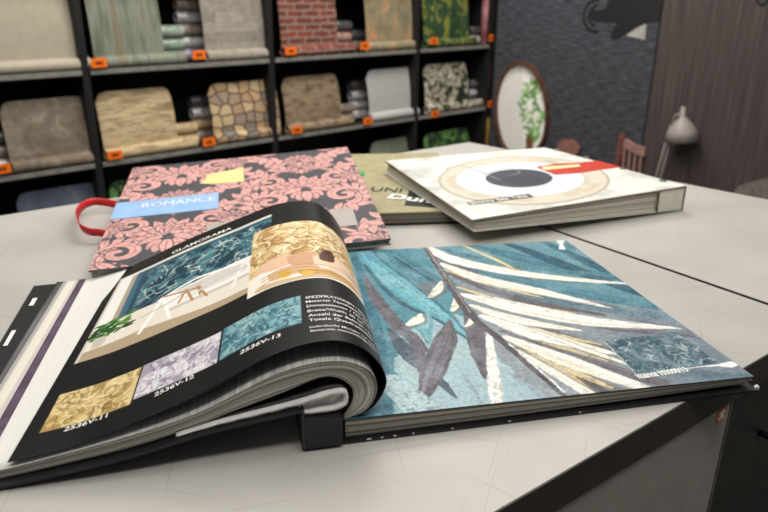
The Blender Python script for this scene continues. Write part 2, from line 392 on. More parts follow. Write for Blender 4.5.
WM['mono'] = noisemat('dark floral paper', [(.34, (34, 40, 30)), (.45, (66, 76, 52)), (.52, (208, 198, 182)), (.58, (62, 66, 50)), (.66, (220, 210, 190))], (13, 13, 13), .6, dist=1.2, detail=1)
WM['blue'] = noisemat('slate blue paper', [(.3, (74, 82, 100)), (.55, (96, 104, 120)), (.7, (140, 140, 140))], (9, 5, 5), .6, dist=.7)
WM['sage'] = noisemat('sage green paper', [(.3, (96, 106, 92)), (.7, (126, 134, 120))], (8, 4, 4), .6)
WM['fern'] = noisemat('dark fern paper', [(.4, (28, 34, 28)), (.52, (60, 92, 52)), (.62, (110, 160, 86)), (.75, (36, 48, 36))], (14, 10, 9), .6, dist=1.8)
WM['gold'] = noisemat('ochre paper', [(.3, (120, 92, 40)), (.7, (190, 150, 70))], (12, 12, 12), .6)
WM['silver'] = plain('shiny film wrapped grey paper', (188, 186, 186), .25, .7, .1, var=.25, scale=25)
WM['umber'] = plain('brown wrapped paper', (136, 122, 112), .3, .6, 0, var=.25, scale=25)
WM['tan'] = plain('tan wrapped paper', (186, 162, 124), .4, .5, 0, var=.12, scale=25)
WM['teal'] = plain('green grey wrapped paper', (138, 154, 142), .3, .6, 0, var=.2, scale=25)
WM['blush'] = plain('pinkish wrapped paper', (168, 138, 128), .35, .6, 0, var=.2, scale=25)
WM['charcoal'] = plain('dark wrapped paper', (78, 76, 78), .3, .6, 0, var=.3, scale=25)
WM['violet'] = plain('violet grey wrapped paper', (150, 146, 168), .2, .7, .1, var=.3, scale=25)

def display(name, label, row, xl, xr, pyt, m, rx=None, tl=None, r=.030, rc=.05):
    """xl, xr: photo points at the lower corners of the shown sheet; pyt: photo point at its top"""
    z = ZS[row] if row >= 0 else ZB
    x0 = sh(*xl, .05)[0]; x1 = sh(*xr, .05)[0]
    zt = (sh(*pyt, .09)[1] if pyt else z+.40)-z
    R0, R1 = x0, (sh(*rx, .02)[0] if rx else x1)
    t = Thing(name, label, 'wallpaper sample', S0+su*x0+np.array((0, 0, z)), math.radians(SA))
    w = x1-x0; zb = r*1.7
    # sheet outline with rounded upper corners, bent slightly forward at the foot
    cols_ = 12; V = []; F = []
    xs = list(np.linspace(0, w, 25)); top = []
    for x in xs:
        dx = min(x, w-x); top.append(zt-(rc-math.sqrt(max(0, rc*rc-(rc-dx)**2)) if dx < rc else 0))
    for th in (0, .004):
        for i, x in enumerate(xs):
            for k in range(cols_+1):
                f = k/cols_; zz = zb+(top[i]-zb)*f; V.append((x, r*1.15+.035*f-.008*math.sin(f*PI)+th, zz))
    n = len(xs)*(cols_+1)
    for i in range(len(xs)-1):
        for k in range(cols_):
            q = (i*(cols_+1)+k, (i+1)*(cols_+1)+k, (i+1)*(cols_+1)+k+1, i*(cols_+1)+k+1); F.append(q); F.append(tuple(v+n for v in q[::-1]))
    ring = [i*(cols_+1) for i in range(len(xs))]+[(len(xs)-1)*(cols_+1)+k for k in range(1, cols_+1)]+[i*(cols_+1)+cols_ for i in range(len(xs)-2, -1, -1)]+[k for k in range(cols_-1, 0, -1)]
    F += [(ring[k], ring[(k+1) % len(ring)], ring[(k+1) % len(ring)]+n, ring[k]+n) for k in range(len(ring))]
    mesh('sample_sheet', V, F, m, t, world=False)
    rolled(G(), R0-x0, R1-x0, r, r, r).build('roll', m, t, True, world=False)
    return t
DSP = 'sample_display'
display('wallpaper_sample', 'plain beige wallpaper sample sheet at upper left corner of shelving', 1, (-70, 72), (77, 64), None, WM['beige'], (91, 68))
display('wallpaper_sample', 'green grey wood plank wallpaper sample on upper shelf', 1, (93, 58), (163, 52), None, WM['greenwood'], (186, 60))
display('wallpaper_sample', 'pale grey limestone wallpaper sample on upper shelf left of red brick', 1, (204, 50), (270, 45), None, WM['greystone'], (271, 52))
display('wallpaper_sample', 'red brick wallpaper sample on upper shelf', 1, (280, 45), (336, 41), None, WM['brick'], (354, 48))
display('wallpaper_sample', 'peach flower wallpaper sample on upper shelf right of red brick', 1, (365, 40), (415, 36), None, WM['peach'], (416, 42))
display('wallpaper_sample', 'green jungle leaf wallpaper sample at right end of upper shelf', 1, (422, 38), (467, 33), None, WM['jungle'], (476, 36))
display('wallpaper_sample', 'mottled brown ornamental wallpaper sample at left of middle shelf', 0, (9, 160), (94, 150), (44, 98), WM['mocha'], (97, 158))
display('wallpaper_sample', 'stacked sandstone wallpaper sample on middle shelf', 0, (103, 150), (177, 143), (132, 89), WM['sand'], (197, 147))
display('wallpaper_sample', 'rounded field stone wallpaper sample on middle shelf', 0, (213, 138), (279, 131), (241, 81), WM['cobble'], (280, 134))
display('wallpaper_sample', 'weathered tan brick wallpaper sample on middle shelf right of upright', 0, (285, 128), (340, 122), (309, 75), WM['tanbrick'], (352, 126))
display('wallpaper_sample', 'plain pale grey wallpaper sample on middle shelf', 0, (368, 114), (416, 109), (390, 68), WM['palegrey'], (418, 113))
display('wallpaper_sample', 'black and cream floral wallpaper sample at right of middle shelf', 0, (424, 106), (467, 101), (444, 63), WM['mono'], (482, 103))
display('wallpaper_sample', 'slate blue wallpaper sample low on bottom shelf at left', -1, (28, 262), (108, 250), (60, 186), WM['blue'])
display('wallpaper_sample', 'leafy green wallpaper sample on bottom shelf beside slate blue one', -1, (118, 248), (165, 240), (130, 178), WM['fern'])
display('wallpaper_sample', 'sage green wallpaper sample on bottom shelf right of centre', -1, (372, 202), (416, 196), (392, 138), WM['sage'])
display('wallpaper_sample', 'dark fern wallpaper sample at right of bottom shelf', -1, (424, 194), (467, 188), (444, 130), WM['fern'])

# spare rolls piled behind / beside the sheets: one roll object, then copies
def rollmesh(r=.031, ln=.3):
    g = rolled(G(), -ln/2, ln/2, 0, r, r); me = bpy.data.objects
    return g
roll_proto = {}
def roll(px, py, mk, label, group, ln=.30, row=1, off=.16, r=.031):
    x, z = sh(px, py, off)
    key = (mk, ln, r)
    if key not in roll_proto:
        o = rollmesh(r, ln).build('wallpaper_roll', WM[mk], None, True, world=False); roll_proto[key] = o
    else:
        o = roll_proto[key].copy(); COL.objects.link(o)
    zz = max(z-r, ZS[row])
    p = S0+su*x+sn*off; o.location = (p[0], p[1], zz); o.rotation_euler = (0, 0, math.radians(SA))
    tag(o, label, 'wallpaper roll', group)
def pile(px, py, mks, label, group, row, ln=.22, off=.105, dx=0, r=.031):
    """a pile of rolls standing on shelf 'row', seen beside a sheet"""
    x, _ = sh(px, py, off)
    for k, mk in enumerate(mks):
        key = (mk, ln, r)
        if key not in roll_proto:
            o = rollmesh(r, ln).build('wallpaper_roll', WM[mk], None, True, world=False); roll_proto[key] = o
        else:
            o = roll_proto[key].copy(); COL.objects.link(o)
        p = S0+su*(x+dx*k)+sn*(off+.006*(k % 2)); o.location = (p[0], p[1], ZS[row]+2*r*k); o.rotation_euler = (0, 0, math.radians(SA))
        lab = label if isinstance(label, str) else label[k]
        tag(o, lab, 'wallpaper roll', group)
P5 = ['lowest', 'second lowest', 'middle', 'second highest', 'highest']
def labs(fmt, n): 
    names = {1: ['only'], 2: ['lower', 'upper'], 3: ['bottom', 'middle', 'top'], 4: ['bottom', 'second from bottom', 'third from bottom', 'top'], 5: P5}[n]
    return [fmt % q for q in names]
pile(168, 40, ['teal', 'teal', 'teal'], labs('green grey roll, %s of pile right of plank sample', 3), 'green grey rolls on upper shelf', 1, .16)
pile(192, 40, ['violet', 'silver', 'umber', 'silver', 'umber'], labs('film wrapped grey roll, %s of pile left of limestone sample', 5), 'grey rolls on upper shelf', 1, .16, .172)
pile(341, 40, ['blush', 'blush', 'charcoal'], labs('pinkish roll, %s of pile right of red brick sample', 3), 'pinkish rolls on upper shelf', 1, .13)
pile(358, 35, ['umber', 'charcoal'], labs('dark brown roll, %s of pair left of peach flower sample', 2), 'dark rolls on upper shelf', 1, .12, .172)
pile(475, 30, ['silver', 'charcoal'], labs('dark film wrapped roll, %s of pair at right end of upper shelf', 2), 'dark rolls at end of upper shelf', 1, .12)
pile(4, 140, ['silver', 'umber', 'charcoal'], labs('grey roll at left frame edge, %s of pile beside mottled brown sample', 3), 'rolls at left of middle shelf', 0, .12)
pile(183, 135, ['tan', 'tan'], labs('tan roll, %s of pair right of sandstone sample', 2), 'tan rolls on middle shelf', 0, .16)
pile(205, 130, ['umber', 'tan', 'silver', 'charcoal'], labs('brown grey roll, %s of pile left of field stone sample', 4), 'brown grey rolls on middle shelf', 0, .15, .172)
pile(345, 115, ['umber', 'umber'], labs('brown roll, %s of pair right of tan brick sample', 2), 'brown rolls on middle shelf', 0, .12)
pile(359, 110, ['silver', 'silver', 'silver', 'charcoal'], labs('shiny silver grey roll, %s of pile left of plain pale grey sample', 4), 'silver grey rolls on middle shelf', 0, .15, .172)
pile(474, 95, ['charcoal', 'silver', 'charcoal'], labs('dark roll, %s of pile right of cream floral sample', 3), 'dark rolls at end of middle shelf', 0, .13)
for (px, py, row, lab) in ((491, 20, 1, 'rose coloured roll standing upright at end of upper shelf'), (491, 80, 0, 'rose coloured roll standing upright at end of middle shelf')):
    x, _ = sh(px, py, .03); p = S0+su*(x-.035)+sn*.05
    g = G().tube([(0, 0, .002), (0, 0, .005), (0, 0, .30), (0, 0, .303)], [.026, .03, .03, .026], 16)
    o = g.build('wallpaper_roll', WM['pinky'], None, True, world=False); o.location = (p[0], p[1], ZS[row]); tag(o, lab, 'wallpaper roll')
x, _ = sh(486, 160, .03); o = G().tube([(0, 0, .002), (0, 0, .005), (0, 0, .34), (0, 0, .343)], [.03, .034, .034, .03], 16).build('wallpaper_roll', WM['gold'], None, True, world=False)
p = S0+su*(x-.01)+sn*.05; o.location = (p[0], p[1], ZB); tag(o, 'ochre roll standing upright at right end of bottom shelf', 'wallpaper roll')

# orange price tags clipped on the shelf lips
tags = [(99, 63, 'plank'), (199, 55, 'pale limestone'), (291, 51, 'red brick'), (365, 46, 'peach flower'), (434, 41, 'jungle leaf'), (491, 38, 'upper rose roll'),
        (2, 169, 'mottled brown'), (115, 155, 'sandstone'), (209, 142, 'field stone'), (297, 130, 'tan brick'), (368, 121, 'plain pale grey'), (435, 114, 'cream floral'), (490, 104, 'lower rose roll')]
for (px, py, nm) in tags:
    x, z = sh(px, py, -.02); p = S0+su*x+sn*-.02; p[2] = z
    t = Thing('price_tag', 'orange price tag on shelf edge below the %s sample' % nm if 'roll' not in nm else 'orange price tag at shelf end below the %s' % nm, 'price tag', p, math.radians(SA), None)
    wv = .036 if px < 480 else .022
    G().box(-wv, wv, -.002, .002, -.021, .021, .0015).build('card', M['orange'], t, world=False)
    g = G()
    for k, hh in enumerate((.005, .008, .006, .008)): g.box(-.018+.009*k, -.011+.009*k, -.0032, -.002, -hh, hh)
    g.build('printed_price', M['tagink'], t, world=False)
    G().box(-.012, .012, .002, .0085, .006, .016).build('clip', M['dark_metal'], t, world=False)

# ---- right hand display wall: x along the wall towards the camera side, y into the wall
WA = SA-90; wu = d2(WA); wn = d2(WA+90)
W0 = S0+su*(SX1+.03); W0[2] = 0
def wl(px, py, off=0.0):
    p = onpl(px, py, W0-wn*off, wn)-W0; return float(np.dot(p, wu)), float(p[2])
WJ = wl(651, 85)[0]; WE = wl(860, 150)[0]
m, N, L, b = newmat('charcoal woven wallpaper', .75, .3)
n1 = N.new('ShaderNodeTexNoise'); n1.inputs['Scale'].default_value = 1; n1.inputs['Detail'].default_value = 6; n1.inputs['Roughness'].default_value = .7
L.new(coords(N, L, (13, 170, 9), True), n1.inputs['Vector'])
r1 = ramp(N, [(.36, (32, 34, 39)), (.5, (60, 63, 70)), (.64, (94, 96, 104))]); L.new(n1.outputs['Fac'], r1.inputs[0]); L.new(r1.outputs[0], b.inputs['Base Color']); weave = m
pwood = noisemat('brown grey wood grain wallpaper', [(.34, (60, 51, 51)), (.5, (74, 65, 64)), (.66, (88, 78, 77))], (95, 1.8, 3), .7, detail=6)
pan = Thing('display_panel', 'tall display panel in charcoal woven wallpaper with black hand pictogram', 'display panel', W0, math.radians(WA))
G().box(0, WJ-.006, 0, .04, 0, 2.4).build('panel_board', weave, pan, world=False)
G().box(WJ-.0055, WJ+.0055, .001, .04, 0, 2.4).build('joint_strip', M['black_print'], pan, world=False)
pan2 = Thing('display_panel', 'display panel in brown grey wood grain wallpaper at right edge', 'display panel', W0+wu*(WJ+.006), math.radians(WA))
G().box(0, WE-WJ, 0, .04, 0, 2.4).build('panel_board', pwood, pan2, world=False)
struct(G().box(-.2, WE+.5, .08, .16, 0, 2.8).build('wall_right', wallm, None, world=False)).location = W0
bpy.data.objects['wall_right'].rotation_euler = (0, 0, math.radians(WA))
def wpoly(pxs, off, thick=.003, jx=0):          # flat cut-out following photo points on the wall
    q = [wl(px, py, off) for px, py in pxs]; return [(x-jx, -off, z) for x, z in q], [(x-jx, -off+thick, z) for x, z in q]
D = lambda x, y: (480+x/3.01, y/3.01)
hand = [D(330, 45), D(333, 36), D(345, 29), D(376, 28), D(384, 12), D(386, -60), D(560, -60), D(545, 30), D(538, 62), D(505, 66), D(470, 80), D(440, 98), D(418, 114), D(403, 119), D(392, 112), D(394, 100), D(403, 84), D(414, 66), D(350, 65), D(336, 58)]
G().prism(*wpoly(hand, .004)).build('hand_symbol', plain('black vinyl', (20, 20, 21), .6), pan, world=False)
G().prism(*wpoly([D(500, 72), D(472, 84), D(440, 107), D(496, 120)], .005)).build('symbol_cuff', plain('pale grey vinyl', (168, 164, 160), .6), pan, world=False)
cx, cz = wl(*D(352, 46), .004)
for r0, r1, a0, a1 in ((.052, .066, 100, 265), (.088, .104, 85, 285)):
    V = []; F = []
    for th in (0, .003):
        for k in range(31):
            a = math.radians(a0+(a1-a0)*k/30)
            for r in (r0, r1): V.append((cx+r*math.cos(a), -.004+th, cz+r*math.sin(a)))
    for k in range(30):
        q = (2*k, 2*k+1, 2*k+3, 2*k+2); F += [q, tuple(v+62 for v in q)]
        F += [(2*k, 2*k+2, 2*k+64, 2*k+62), (2*k+1, 2*k+3, 2*k+65, 2*k+63)]
    mesh('ring_arc', V, F, bpy.data.materials['black vinyl'], pan, world=False)
# ring symbol at the top of the second panel
cx, cz = wl(762.5, -1, .004); V = []; F = []
for th in (0, .003):
    for k in range(37):
        a = 2*PI*k/36
        for r in (.020, .032): V.append((cx-WJ-.006+r*math.cos(a), -.004+th, cz+r*math.sin(a)))
for k in range(36):
    q = (2*k, 2*k+1, 2*k+3, 2*k+2); F += [q, tuple(v+74 for v in q), (2*k, 2*k+2, 2*k+76, 2*k+74), (2*k+1, 2*k+3, 2*k+77, 2*k+75)]
mesh('ring_symbol', V, F, bpy.data.materials['black vinyl'], pan2, world=False)
G().prism(*wpoly([(738, 186), (750, 182), (768, 178), (800, 176), (800, 240), (745, 240), (730, 200)], .004, jx=WJ+.006)).build('printed_patch', plain('pale print', (118, 108, 104), .7), pan2, world=False)

# pictured oval mirror on the charcoal panel, a shallow piece with its reflection painted in
ME_ = lambda x, y: D(x, y)
mt_c = wl(522.3, 103.5, .01)
mroot = Thing('pictured_mirror', 'picture of oval mirror in thin brown wooden frame with white room and green plant painted in it', 'mirror', W0+wu*mt_c[0]-wn*.001+np.array((0, 0, wl(523, 151, .01)[1])), math.radians(WA))
outl = [D(49, 318), D(52, 285), D(62, 245), D(78, 210), D(98, 190), D(125, 183), D(150, 192), D(172, 215), D(190, 248), D(203, 290), D(208, 340), D(206, 385), D(198, 420), D(185, 445), D(160, 468), D(130, 478), D(100, 470), D(75, 445), D(60, 410), D(51, 365)]
q = np.array([wl(px, py, .012) for px, py in outl]); c0 = q.mean(0); base = mroot.inv(W0)  # thing frame offset
def mk_ring(sc0, sc1, y0, y1):
    qs = np.array(smoothpts([tuple(v) for v in q]+[tuple(q[0])]))[:-1]; n = len(qs); V = []; F = []
    cc = [(sc1, y1), (sc1, y0), (sc0, y0), (sc0, y1)]
    for (s_, y) in cc:
        for v in qs:
            w = c0+(v-c0)*s_; V.append((w[0]+base[0], y+base[1]+0, w[1]+base[2]))
    for i in range(4):
        for k in range(n): F.append((i*n+k, i*n+(k+1) % n, ((i+1) % 4)*n+(k+1) % n, ((i+1) % 4)*n+k))
    return V, F, [(c0[0]+(v[0]-c0[0])*sc0+base[0], c0[1]+(v[1]-c0[1])*sc0+base[2]) for v in qs]
V, F, inner = mk_ring(.93, 1.0, -.04, -.001)
mesh('mirror_frame', V, F, noisemat('walnut frame', [(.3, (70, 46, 36)), (.7, (104, 70, 54))], (20, 20, 20)), mroot, world=False)
xs = [v[0] for v in inner]; zs = [v[1] for v in inner]; ix0, iz0, ix1, iz1 = min(xs), min(zs), max(xs), max(zs)
def wfn(a, b): 
    a = np.asarray(a); return mroot.fwd(np.stack((ix0+a, 0*a+base[1]-.012, iz0+np.asarray(b)), -1))
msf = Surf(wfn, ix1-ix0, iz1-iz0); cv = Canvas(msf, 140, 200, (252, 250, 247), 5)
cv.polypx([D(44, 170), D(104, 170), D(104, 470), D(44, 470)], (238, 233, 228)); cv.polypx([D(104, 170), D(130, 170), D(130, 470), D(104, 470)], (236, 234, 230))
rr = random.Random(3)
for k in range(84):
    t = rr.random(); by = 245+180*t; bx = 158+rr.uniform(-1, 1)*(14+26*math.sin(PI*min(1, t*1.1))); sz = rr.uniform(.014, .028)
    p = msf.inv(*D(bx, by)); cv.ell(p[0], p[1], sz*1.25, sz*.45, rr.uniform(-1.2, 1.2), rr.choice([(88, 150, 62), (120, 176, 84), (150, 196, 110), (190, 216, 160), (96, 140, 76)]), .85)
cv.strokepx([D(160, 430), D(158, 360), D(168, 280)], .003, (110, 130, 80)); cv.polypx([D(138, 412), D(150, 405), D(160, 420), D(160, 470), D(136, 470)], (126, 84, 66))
nA, nB = 60, 80; a, b = np.meshgrid(np.linspace(0, 1, nB), np.linspace(0, 1, nA))   # disc grid
inn = np.array(inner); ci = inn.mean(0); V = [(ci[0], base[1]-.012, ci[1])]; F = []; n = len(inn); RN = 30
for k in range(1, RN+1):
    for v in inn: w = ci+(v-ci)*k/RN*1.01; V.append((w[0], base[1]-.012, w[1]))
for i in range(n): F.append((0, 1+i, 1+(i+1) % n))
for k in range(RN-1):
    for i in range(n): F.append((1+k*n+i, 1+k*n+(i+1) % n, 1+(k+1)*n+(i+1) % n, 1+(k+1)*n+i))
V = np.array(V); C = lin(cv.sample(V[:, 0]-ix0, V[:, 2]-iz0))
mesh('mirror_print', V, F, paintmat('mirror picture', .15, .6), mroot, cols=C, world=False)

# printed wooden chairs built as shallow cut-outs (only their backs rise above the counter)
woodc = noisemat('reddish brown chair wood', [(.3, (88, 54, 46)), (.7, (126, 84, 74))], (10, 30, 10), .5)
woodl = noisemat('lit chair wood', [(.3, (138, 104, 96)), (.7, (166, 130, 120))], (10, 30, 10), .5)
def shp(t, pxs, off, th, name, m):
    q = [wl(px, py, off) for px, py in pxs]; k = t.inv(W0)
    return G().prism([(x+k[0], -off+k[1], z+k[2]) for x, z in q], [(x+k[0], -off+th+k[1], z+k[2]) for x, z in q]).build(name, m, t, world=False)
E_ = lambda x, y: (570+x/5.12, 130+y/5.12)
ct = Thing('pictured_chair', 'cut-out picture of brown wooden chair with slatted back against the charcoal panel edge', 'chair', W0+wu*wl(632, 170, .02)[0]-wn*.02, math.radians(WA))
shp(ct, [E_(250, 25), E_(262, 15), E_(278, 20), E_(280, 45), E_(268, 90), E_(255, 160), E_(235, 270), E_(205, 270), E_(228, 150)], .03, .025, 'back_post', woodc)
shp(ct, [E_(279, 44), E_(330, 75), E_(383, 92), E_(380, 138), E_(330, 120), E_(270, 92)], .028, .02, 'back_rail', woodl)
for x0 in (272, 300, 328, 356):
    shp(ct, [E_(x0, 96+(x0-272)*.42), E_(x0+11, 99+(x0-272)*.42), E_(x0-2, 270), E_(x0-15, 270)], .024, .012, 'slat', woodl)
k0 = ct.inv(W0); xa, za = wl(612, 185, .03); xb, _ = wl(642, 190, .03)
zs_ = .20
G().box(xa+k0[0]-.02, xb+k0[0]-.01, k0[1]-.075, k0[1]-.032, zs_-.03, zs_, .006).build('seat', woodc, ct, world=False)
for lx in (xa-.01, xb-.05):
    for ly in (-.07, -.062): G().box(lx+k0[0], lx+k0[0]+.03, k0[1]+ly, k0[1]+ly+.006, 0, zs_-.031, .004).build('leg', woodc, ct, world=False)
G().box(xa+k0[0]-.01, xa+k0[0]+.02, k0[1]-.06, k0[1]-.03, zs_+.001, wl(612, 190, .03)[1], .004).build('back_post', woodc, ct, world=False)
c2 = Thing('pictured_chair', 'cut-out picture of brown wooden chair top with rounded back just right of the mirror', 'chair', W0+wu*wl(568, 150, .02)[0]-wn*.02, math.radians(WA))
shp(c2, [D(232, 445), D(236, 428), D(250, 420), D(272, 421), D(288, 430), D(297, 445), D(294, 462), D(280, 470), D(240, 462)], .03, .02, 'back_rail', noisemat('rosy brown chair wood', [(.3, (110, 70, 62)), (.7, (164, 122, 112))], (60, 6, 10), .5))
k0 = c2.inv(W0); xa = wl(559, 155, .03)[0]; xb = wl(577, 155, .03)[0]; zr = wl(568, 148, .03)[1]
for lx in (xa+.01, xb-.05): G().box(lx+k0[0], lx+k0[0]+.025, k0[1]-.028, k0[1]-.008, 0, zr, .004).build('back_post', woodc, c2, world=False)
G().box(xa+k0[0], xb+k0[0]-.01, k0[1]-.07, k0[1]-.03, .17, .20, .006).build('seat', woodc, c2, world=False)
for lx in (xa+.01, xb-.05): G().box(lx+k0[0], lx+k0[0]+.025, k0[1]-.066, k0[1]-.041, 0, .169, .004).build('leg', woodc, c2, world=False)

# printed pale arm lamp, modelled in the round before the wood grain panel
Lp = lambda x, y: (640+x/4.55, 90+y/4.27)
lt = Thing('pictured_lamp', 'model of printed pale grey jointed arm lamp with conical shade against wood grain panel', 'lamp', W0+wu*wl(658, 190, .03)[0]-wn*.03, math.radians(WA))
lampm = plain('pale lamp enamel', (150, 141, 138), .5, var=.04); k0 = lt.inv(W0)
def lw(px, py, off=.03):
    x, z = wl(px, py, off); return np.array((x+k0[0], -off+k0[1], z+k0[2]))
def revolve(axis0, axis1, radii, name, m, t, seg=24):
    g = G(); pts = [axis0+(axis1-axis0)*f for f, r in radii]; g.tube(pts, [r for f, r in radii], seg, cap=False); return g.build(name, m, t, True, world=False)
top = lw(*Lp(197, 70), .08); bot = lw(*Lp(196, 222), .08); R_ = abs(wl(*Lp(250, 200), .08)[0]-wl(*Lp(128, 235), .08)[0])/2
tilt = (lw(*Lp(189, 219), .08)); 
revolve(top, tilt, [(0, .010), (.02, .014), (.28, .016), (.34, .026), (.5, R_*.75), (.7, R_*1.08), (1, R_*1.28), (.97, R_*1.24), (.7, R_*1.03), (.5, R_*.7)], 'lamp_shade', lampm, lt)
for dx in (0, 22):
    a_ = lw(*Lp(140+dx*.8, 150), .05); b_ = lw(*Lp(70+dx, 380), .05); c_ = b_+(b_-a_)*.35
    G().tube([a_, b_, c_], .006, 8).build('arm', lampm, lt, True, world=False)
G().tube([lw(*Lp(196, 100), .07), lw(*Lp(160, 108), .06), lw(*Lp(152, 130), .05), lw(*Lp(141, 152), .05)], .007, 8).build('joint', lampm, lt, True, world=False)
pe = lw(658, 190, .05); ft = lw(*Lp(80, 380), .05); ft = ft+(ft-lw(*Lp(148, 150), .05))*.35
G().tube([(ft[0], ft[1], 0.02), (ft[0], ft[1], ft[2])], .014, 10).build('pole', lampm, lt, True, world=False)
G().tube([(ft[0], ft[1], 0), (ft[0], ft[1], .018), (ft[0], ft[1], .022)], [.06, .06, .04], 24).build('base', lampm, lt, True, world=False)

# ================================================================== THE COUNTERS
E0 = atz(505, 507, TZ); CA = 37.0; cu = d2(CA); cn = d2(CA+90)
Q = atz(560, 232, TZ); SEA = CA-90-1.5; sd = d2(SEA+1.0)
FAR = atz(0, 215.5, TZ)
def inter(p, d, q, e):                         # crossing of two lines in plan
    A = np.array([[d[0], -e[0]], [d[1], -e[1]]]); t = np.linalg.solve(A, (q-p)[:2]); return p+d*t[0]
cd_far = d2(37.1)
seam_f = inter(E0, cu, Q, sd); seam_b = inter(FAR, cd_far, Q, sd)
Rp0 = atz(690, 184.5, TZ); Rp1 = atz(768, 199.5, TZ); rd = (Rp1-Rp0)/np.linalg.norm(Rp1-Rp0)
rb = inter(FAR, cd_far, Rp0, rd); rf = inter(E0, cu, Rp0, rd)
lf = E0-cu*1.9; lb = FAR-cd_far*1.3
m, N, L, b = newmat('scratched white laminate', .38, .45)
base_n = N.new('ShaderNodeTexNoise'); base_n.inputs['Scale'].default_value = 4; base_n.inputs['Detail'].default_value = 5
L.new(coords(N, L), base_n.inputs['Vector']); rb_ = ramp(N, [(.3, (172, 169, 164)), (.7, (189, 186, 181))]); L.new(base_n.outputs['Fac'], rb_.inputs[0])
cur = rb_.outputs[0]
for i, (ang, sc, lo) in enumerate(((20, (2.2, 240, 1), .735), (75, (1.8, 200, 1), .74), (-35, (2.5, 260, 1), .74), (118, (1.5, 180, 1), .745), (50, (2.6, 280, 1), .735))):
    n = N.new('ShaderNodeTexNoise'); n.inputs['Scale'].default_value = 1; n.inputs['Detail'].default_value = 1
    mp = N.new('ShaderNodeMapping'); mp.vector_type = 'POINT'; mp.inputs['Rotation'].default_value = (0, 0, math.radians(ang)); mp.inputs['Location'].default_value = (i*3.1, i*1.7, 0)
    tc = N.new('ShaderNodeTexCoord'); L.new(tc.outputs['Object'], mp.inputs[0])
    ml = N.new('ShaderNodeVectorMath'); ml.operation = 'MULTIPLY'; ml.inputs[1].default_value = sc; L.new(mp.outputs[0], ml.inputs[0]); L.new(ml.outputs[0], n.inputs['Vector'])
    r = ramp(N, [(lo, (0, 0, 0)), (lo+.015, (255, 255, 255))]); L.new(n.outputs['Fac'], r.inputs[0])
    mk = N.new('ShaderNodeMath'); mk.operation = 'MULTIPLY'; mk.inputs[1].default_value = .30; L.new(r.outputs[0], mk.inputs[0])
    mm = N.new('ShaderNodeMix'); mm.data_type = 'RGBA'; L.new(mk.outputs[0], mm.inputs[0]); L.new(cur, mm.inputs[6]); mm.inputs[7].default_value = rgba((92, 88, 82)); cur = mm.outputs[2]
L.new(cur, b.inputs['Base Color']); lamin = m
edgem = plain('dark brown edge strip', (58, 52, 46), .5, .4, var=.15)
graym = plain('dark cabinet front', (50, 46, 43), .55, .4, var=.12)
doorm = plain('grey white door laminate', (168, 164, 156), .5, .4, var=.03)
def counter(name, label, pts, TH=.050):
    t = Thing(name, label, 'counter', (*pts[0][:2], 0), math.radians(CA))
    top = [np.array((p[0], p[1], TZ)) for p in pts]; c = sum(top)/len(top)
    bo = [p-np.array((0, 0, TH)) for p in top]
    ins = lambda p, f: p+(c-p)/np.linalg.norm((c-p)[:2])*f
    t1 = [ins(p, .0040) for p in top]; b1 = [ins(p, .0040)-np.array((0, 0, TH-.001)) for p in top]
    G().prism(t1, b1).build('countertop', lamin, t)
    V = []; F = []; n = len(top)
    for p in top: V += [p-np.array((0, 0, .0006)), p-np.array((0, 0, TH))]
    V2 = [ins(np.array(v), .0038) for v in V]
    for i in range(n):
        j = (i+1) % n; F += [(2*i, 2*j, 2*j+1, 2*i+1), (2*n+2*i, 2*n+2*i+1, 2*n+2*j+1, 2*n+2*j), (2*i, 2*n+2*i, 2*n+2*j, 2*j), (2*i+1, 2*j+1, 2*n+2*j+1, 2*n+2*i+1)]
    mesh('edge_strip', V+V2, F, edgem, t)
    tb = [ins(p, .035)-np.array((0, 0, TH+.0005)) for p in top]; bb = [np.array((p[0], p[1], .0)) for p in tb]
    G().prism(tb, bb).build('cabinet_body', graym, t)
    return t
cA = counter('sales_counter', 'white topped sales counter with dark edge strip under the open wallpaper book', [lf, seam_f-cu*.003, seam_b-cu*.003, lb])
cB = counter('sales_counter', 'white topped counter section beyond the dark joint, under the white binder', [seam_f+cu*.003, rf, rb, seam_b+cu*.003])
# front of the near counter: white door with sticker, dark drawers
def fr(px, py, off=.0):                        # on the counter's front plane: (along from E0, z)
    p = onpl(px, py, E0-cn*off, cn)-E0; return float(np.dot(p, cu)), float(p[2]+E0[2])
FO = lambda x, z, off: E0+cu*x+cn*off+np.array((0, 0, z-E0[2]))
dx1, _ = fr(735, 402); zt_ = TZ-.052
def fbox(x0, x1, z0, z1, o0, o1):
    V = [FO(x, z, o) for z in (z0, z1) for o in (o0, o1) for x in (x0, x1)]
    return G().add(V, [(0, 2, 3, 1), (4, 5, 7, 6), (0, 1, 5, 4), (2, 6, 7, 3), (0, 4, 6, 2), (1, 3, 7, 5)])
xa_s = float(np.dot(seam_f-E0, cu)); 
dr = fbox(dx1-1.1, dx1-.004, .08, zt_-.003, .004, .022).build('door', doorm, cA)
fbox(dx1-.003, dx1+.003, .06, zt_-.003, .003, .022).build('door_edge_profile', plain('pale aluminium profile', (96, 94, 90), .4), cA)
sx, sz = fr(723.5, 416); V = [FO(sx, sz, .0028)]; 
def disc(r, off, n=32): return [FO(sx+r*math.cos(2*PI*k/n), sz+r*math.sin(2*PI*k/n), off) for k in range(n)]
rs = .0135
stk = G().prism(disc(rs, .003), disc(rs, .004)).build('round_sticker', plain('orange sticker', (206, 118, 52), .5, var=.05), cA); stk['label'] = 'round orange sticker with white cross'
g = G()
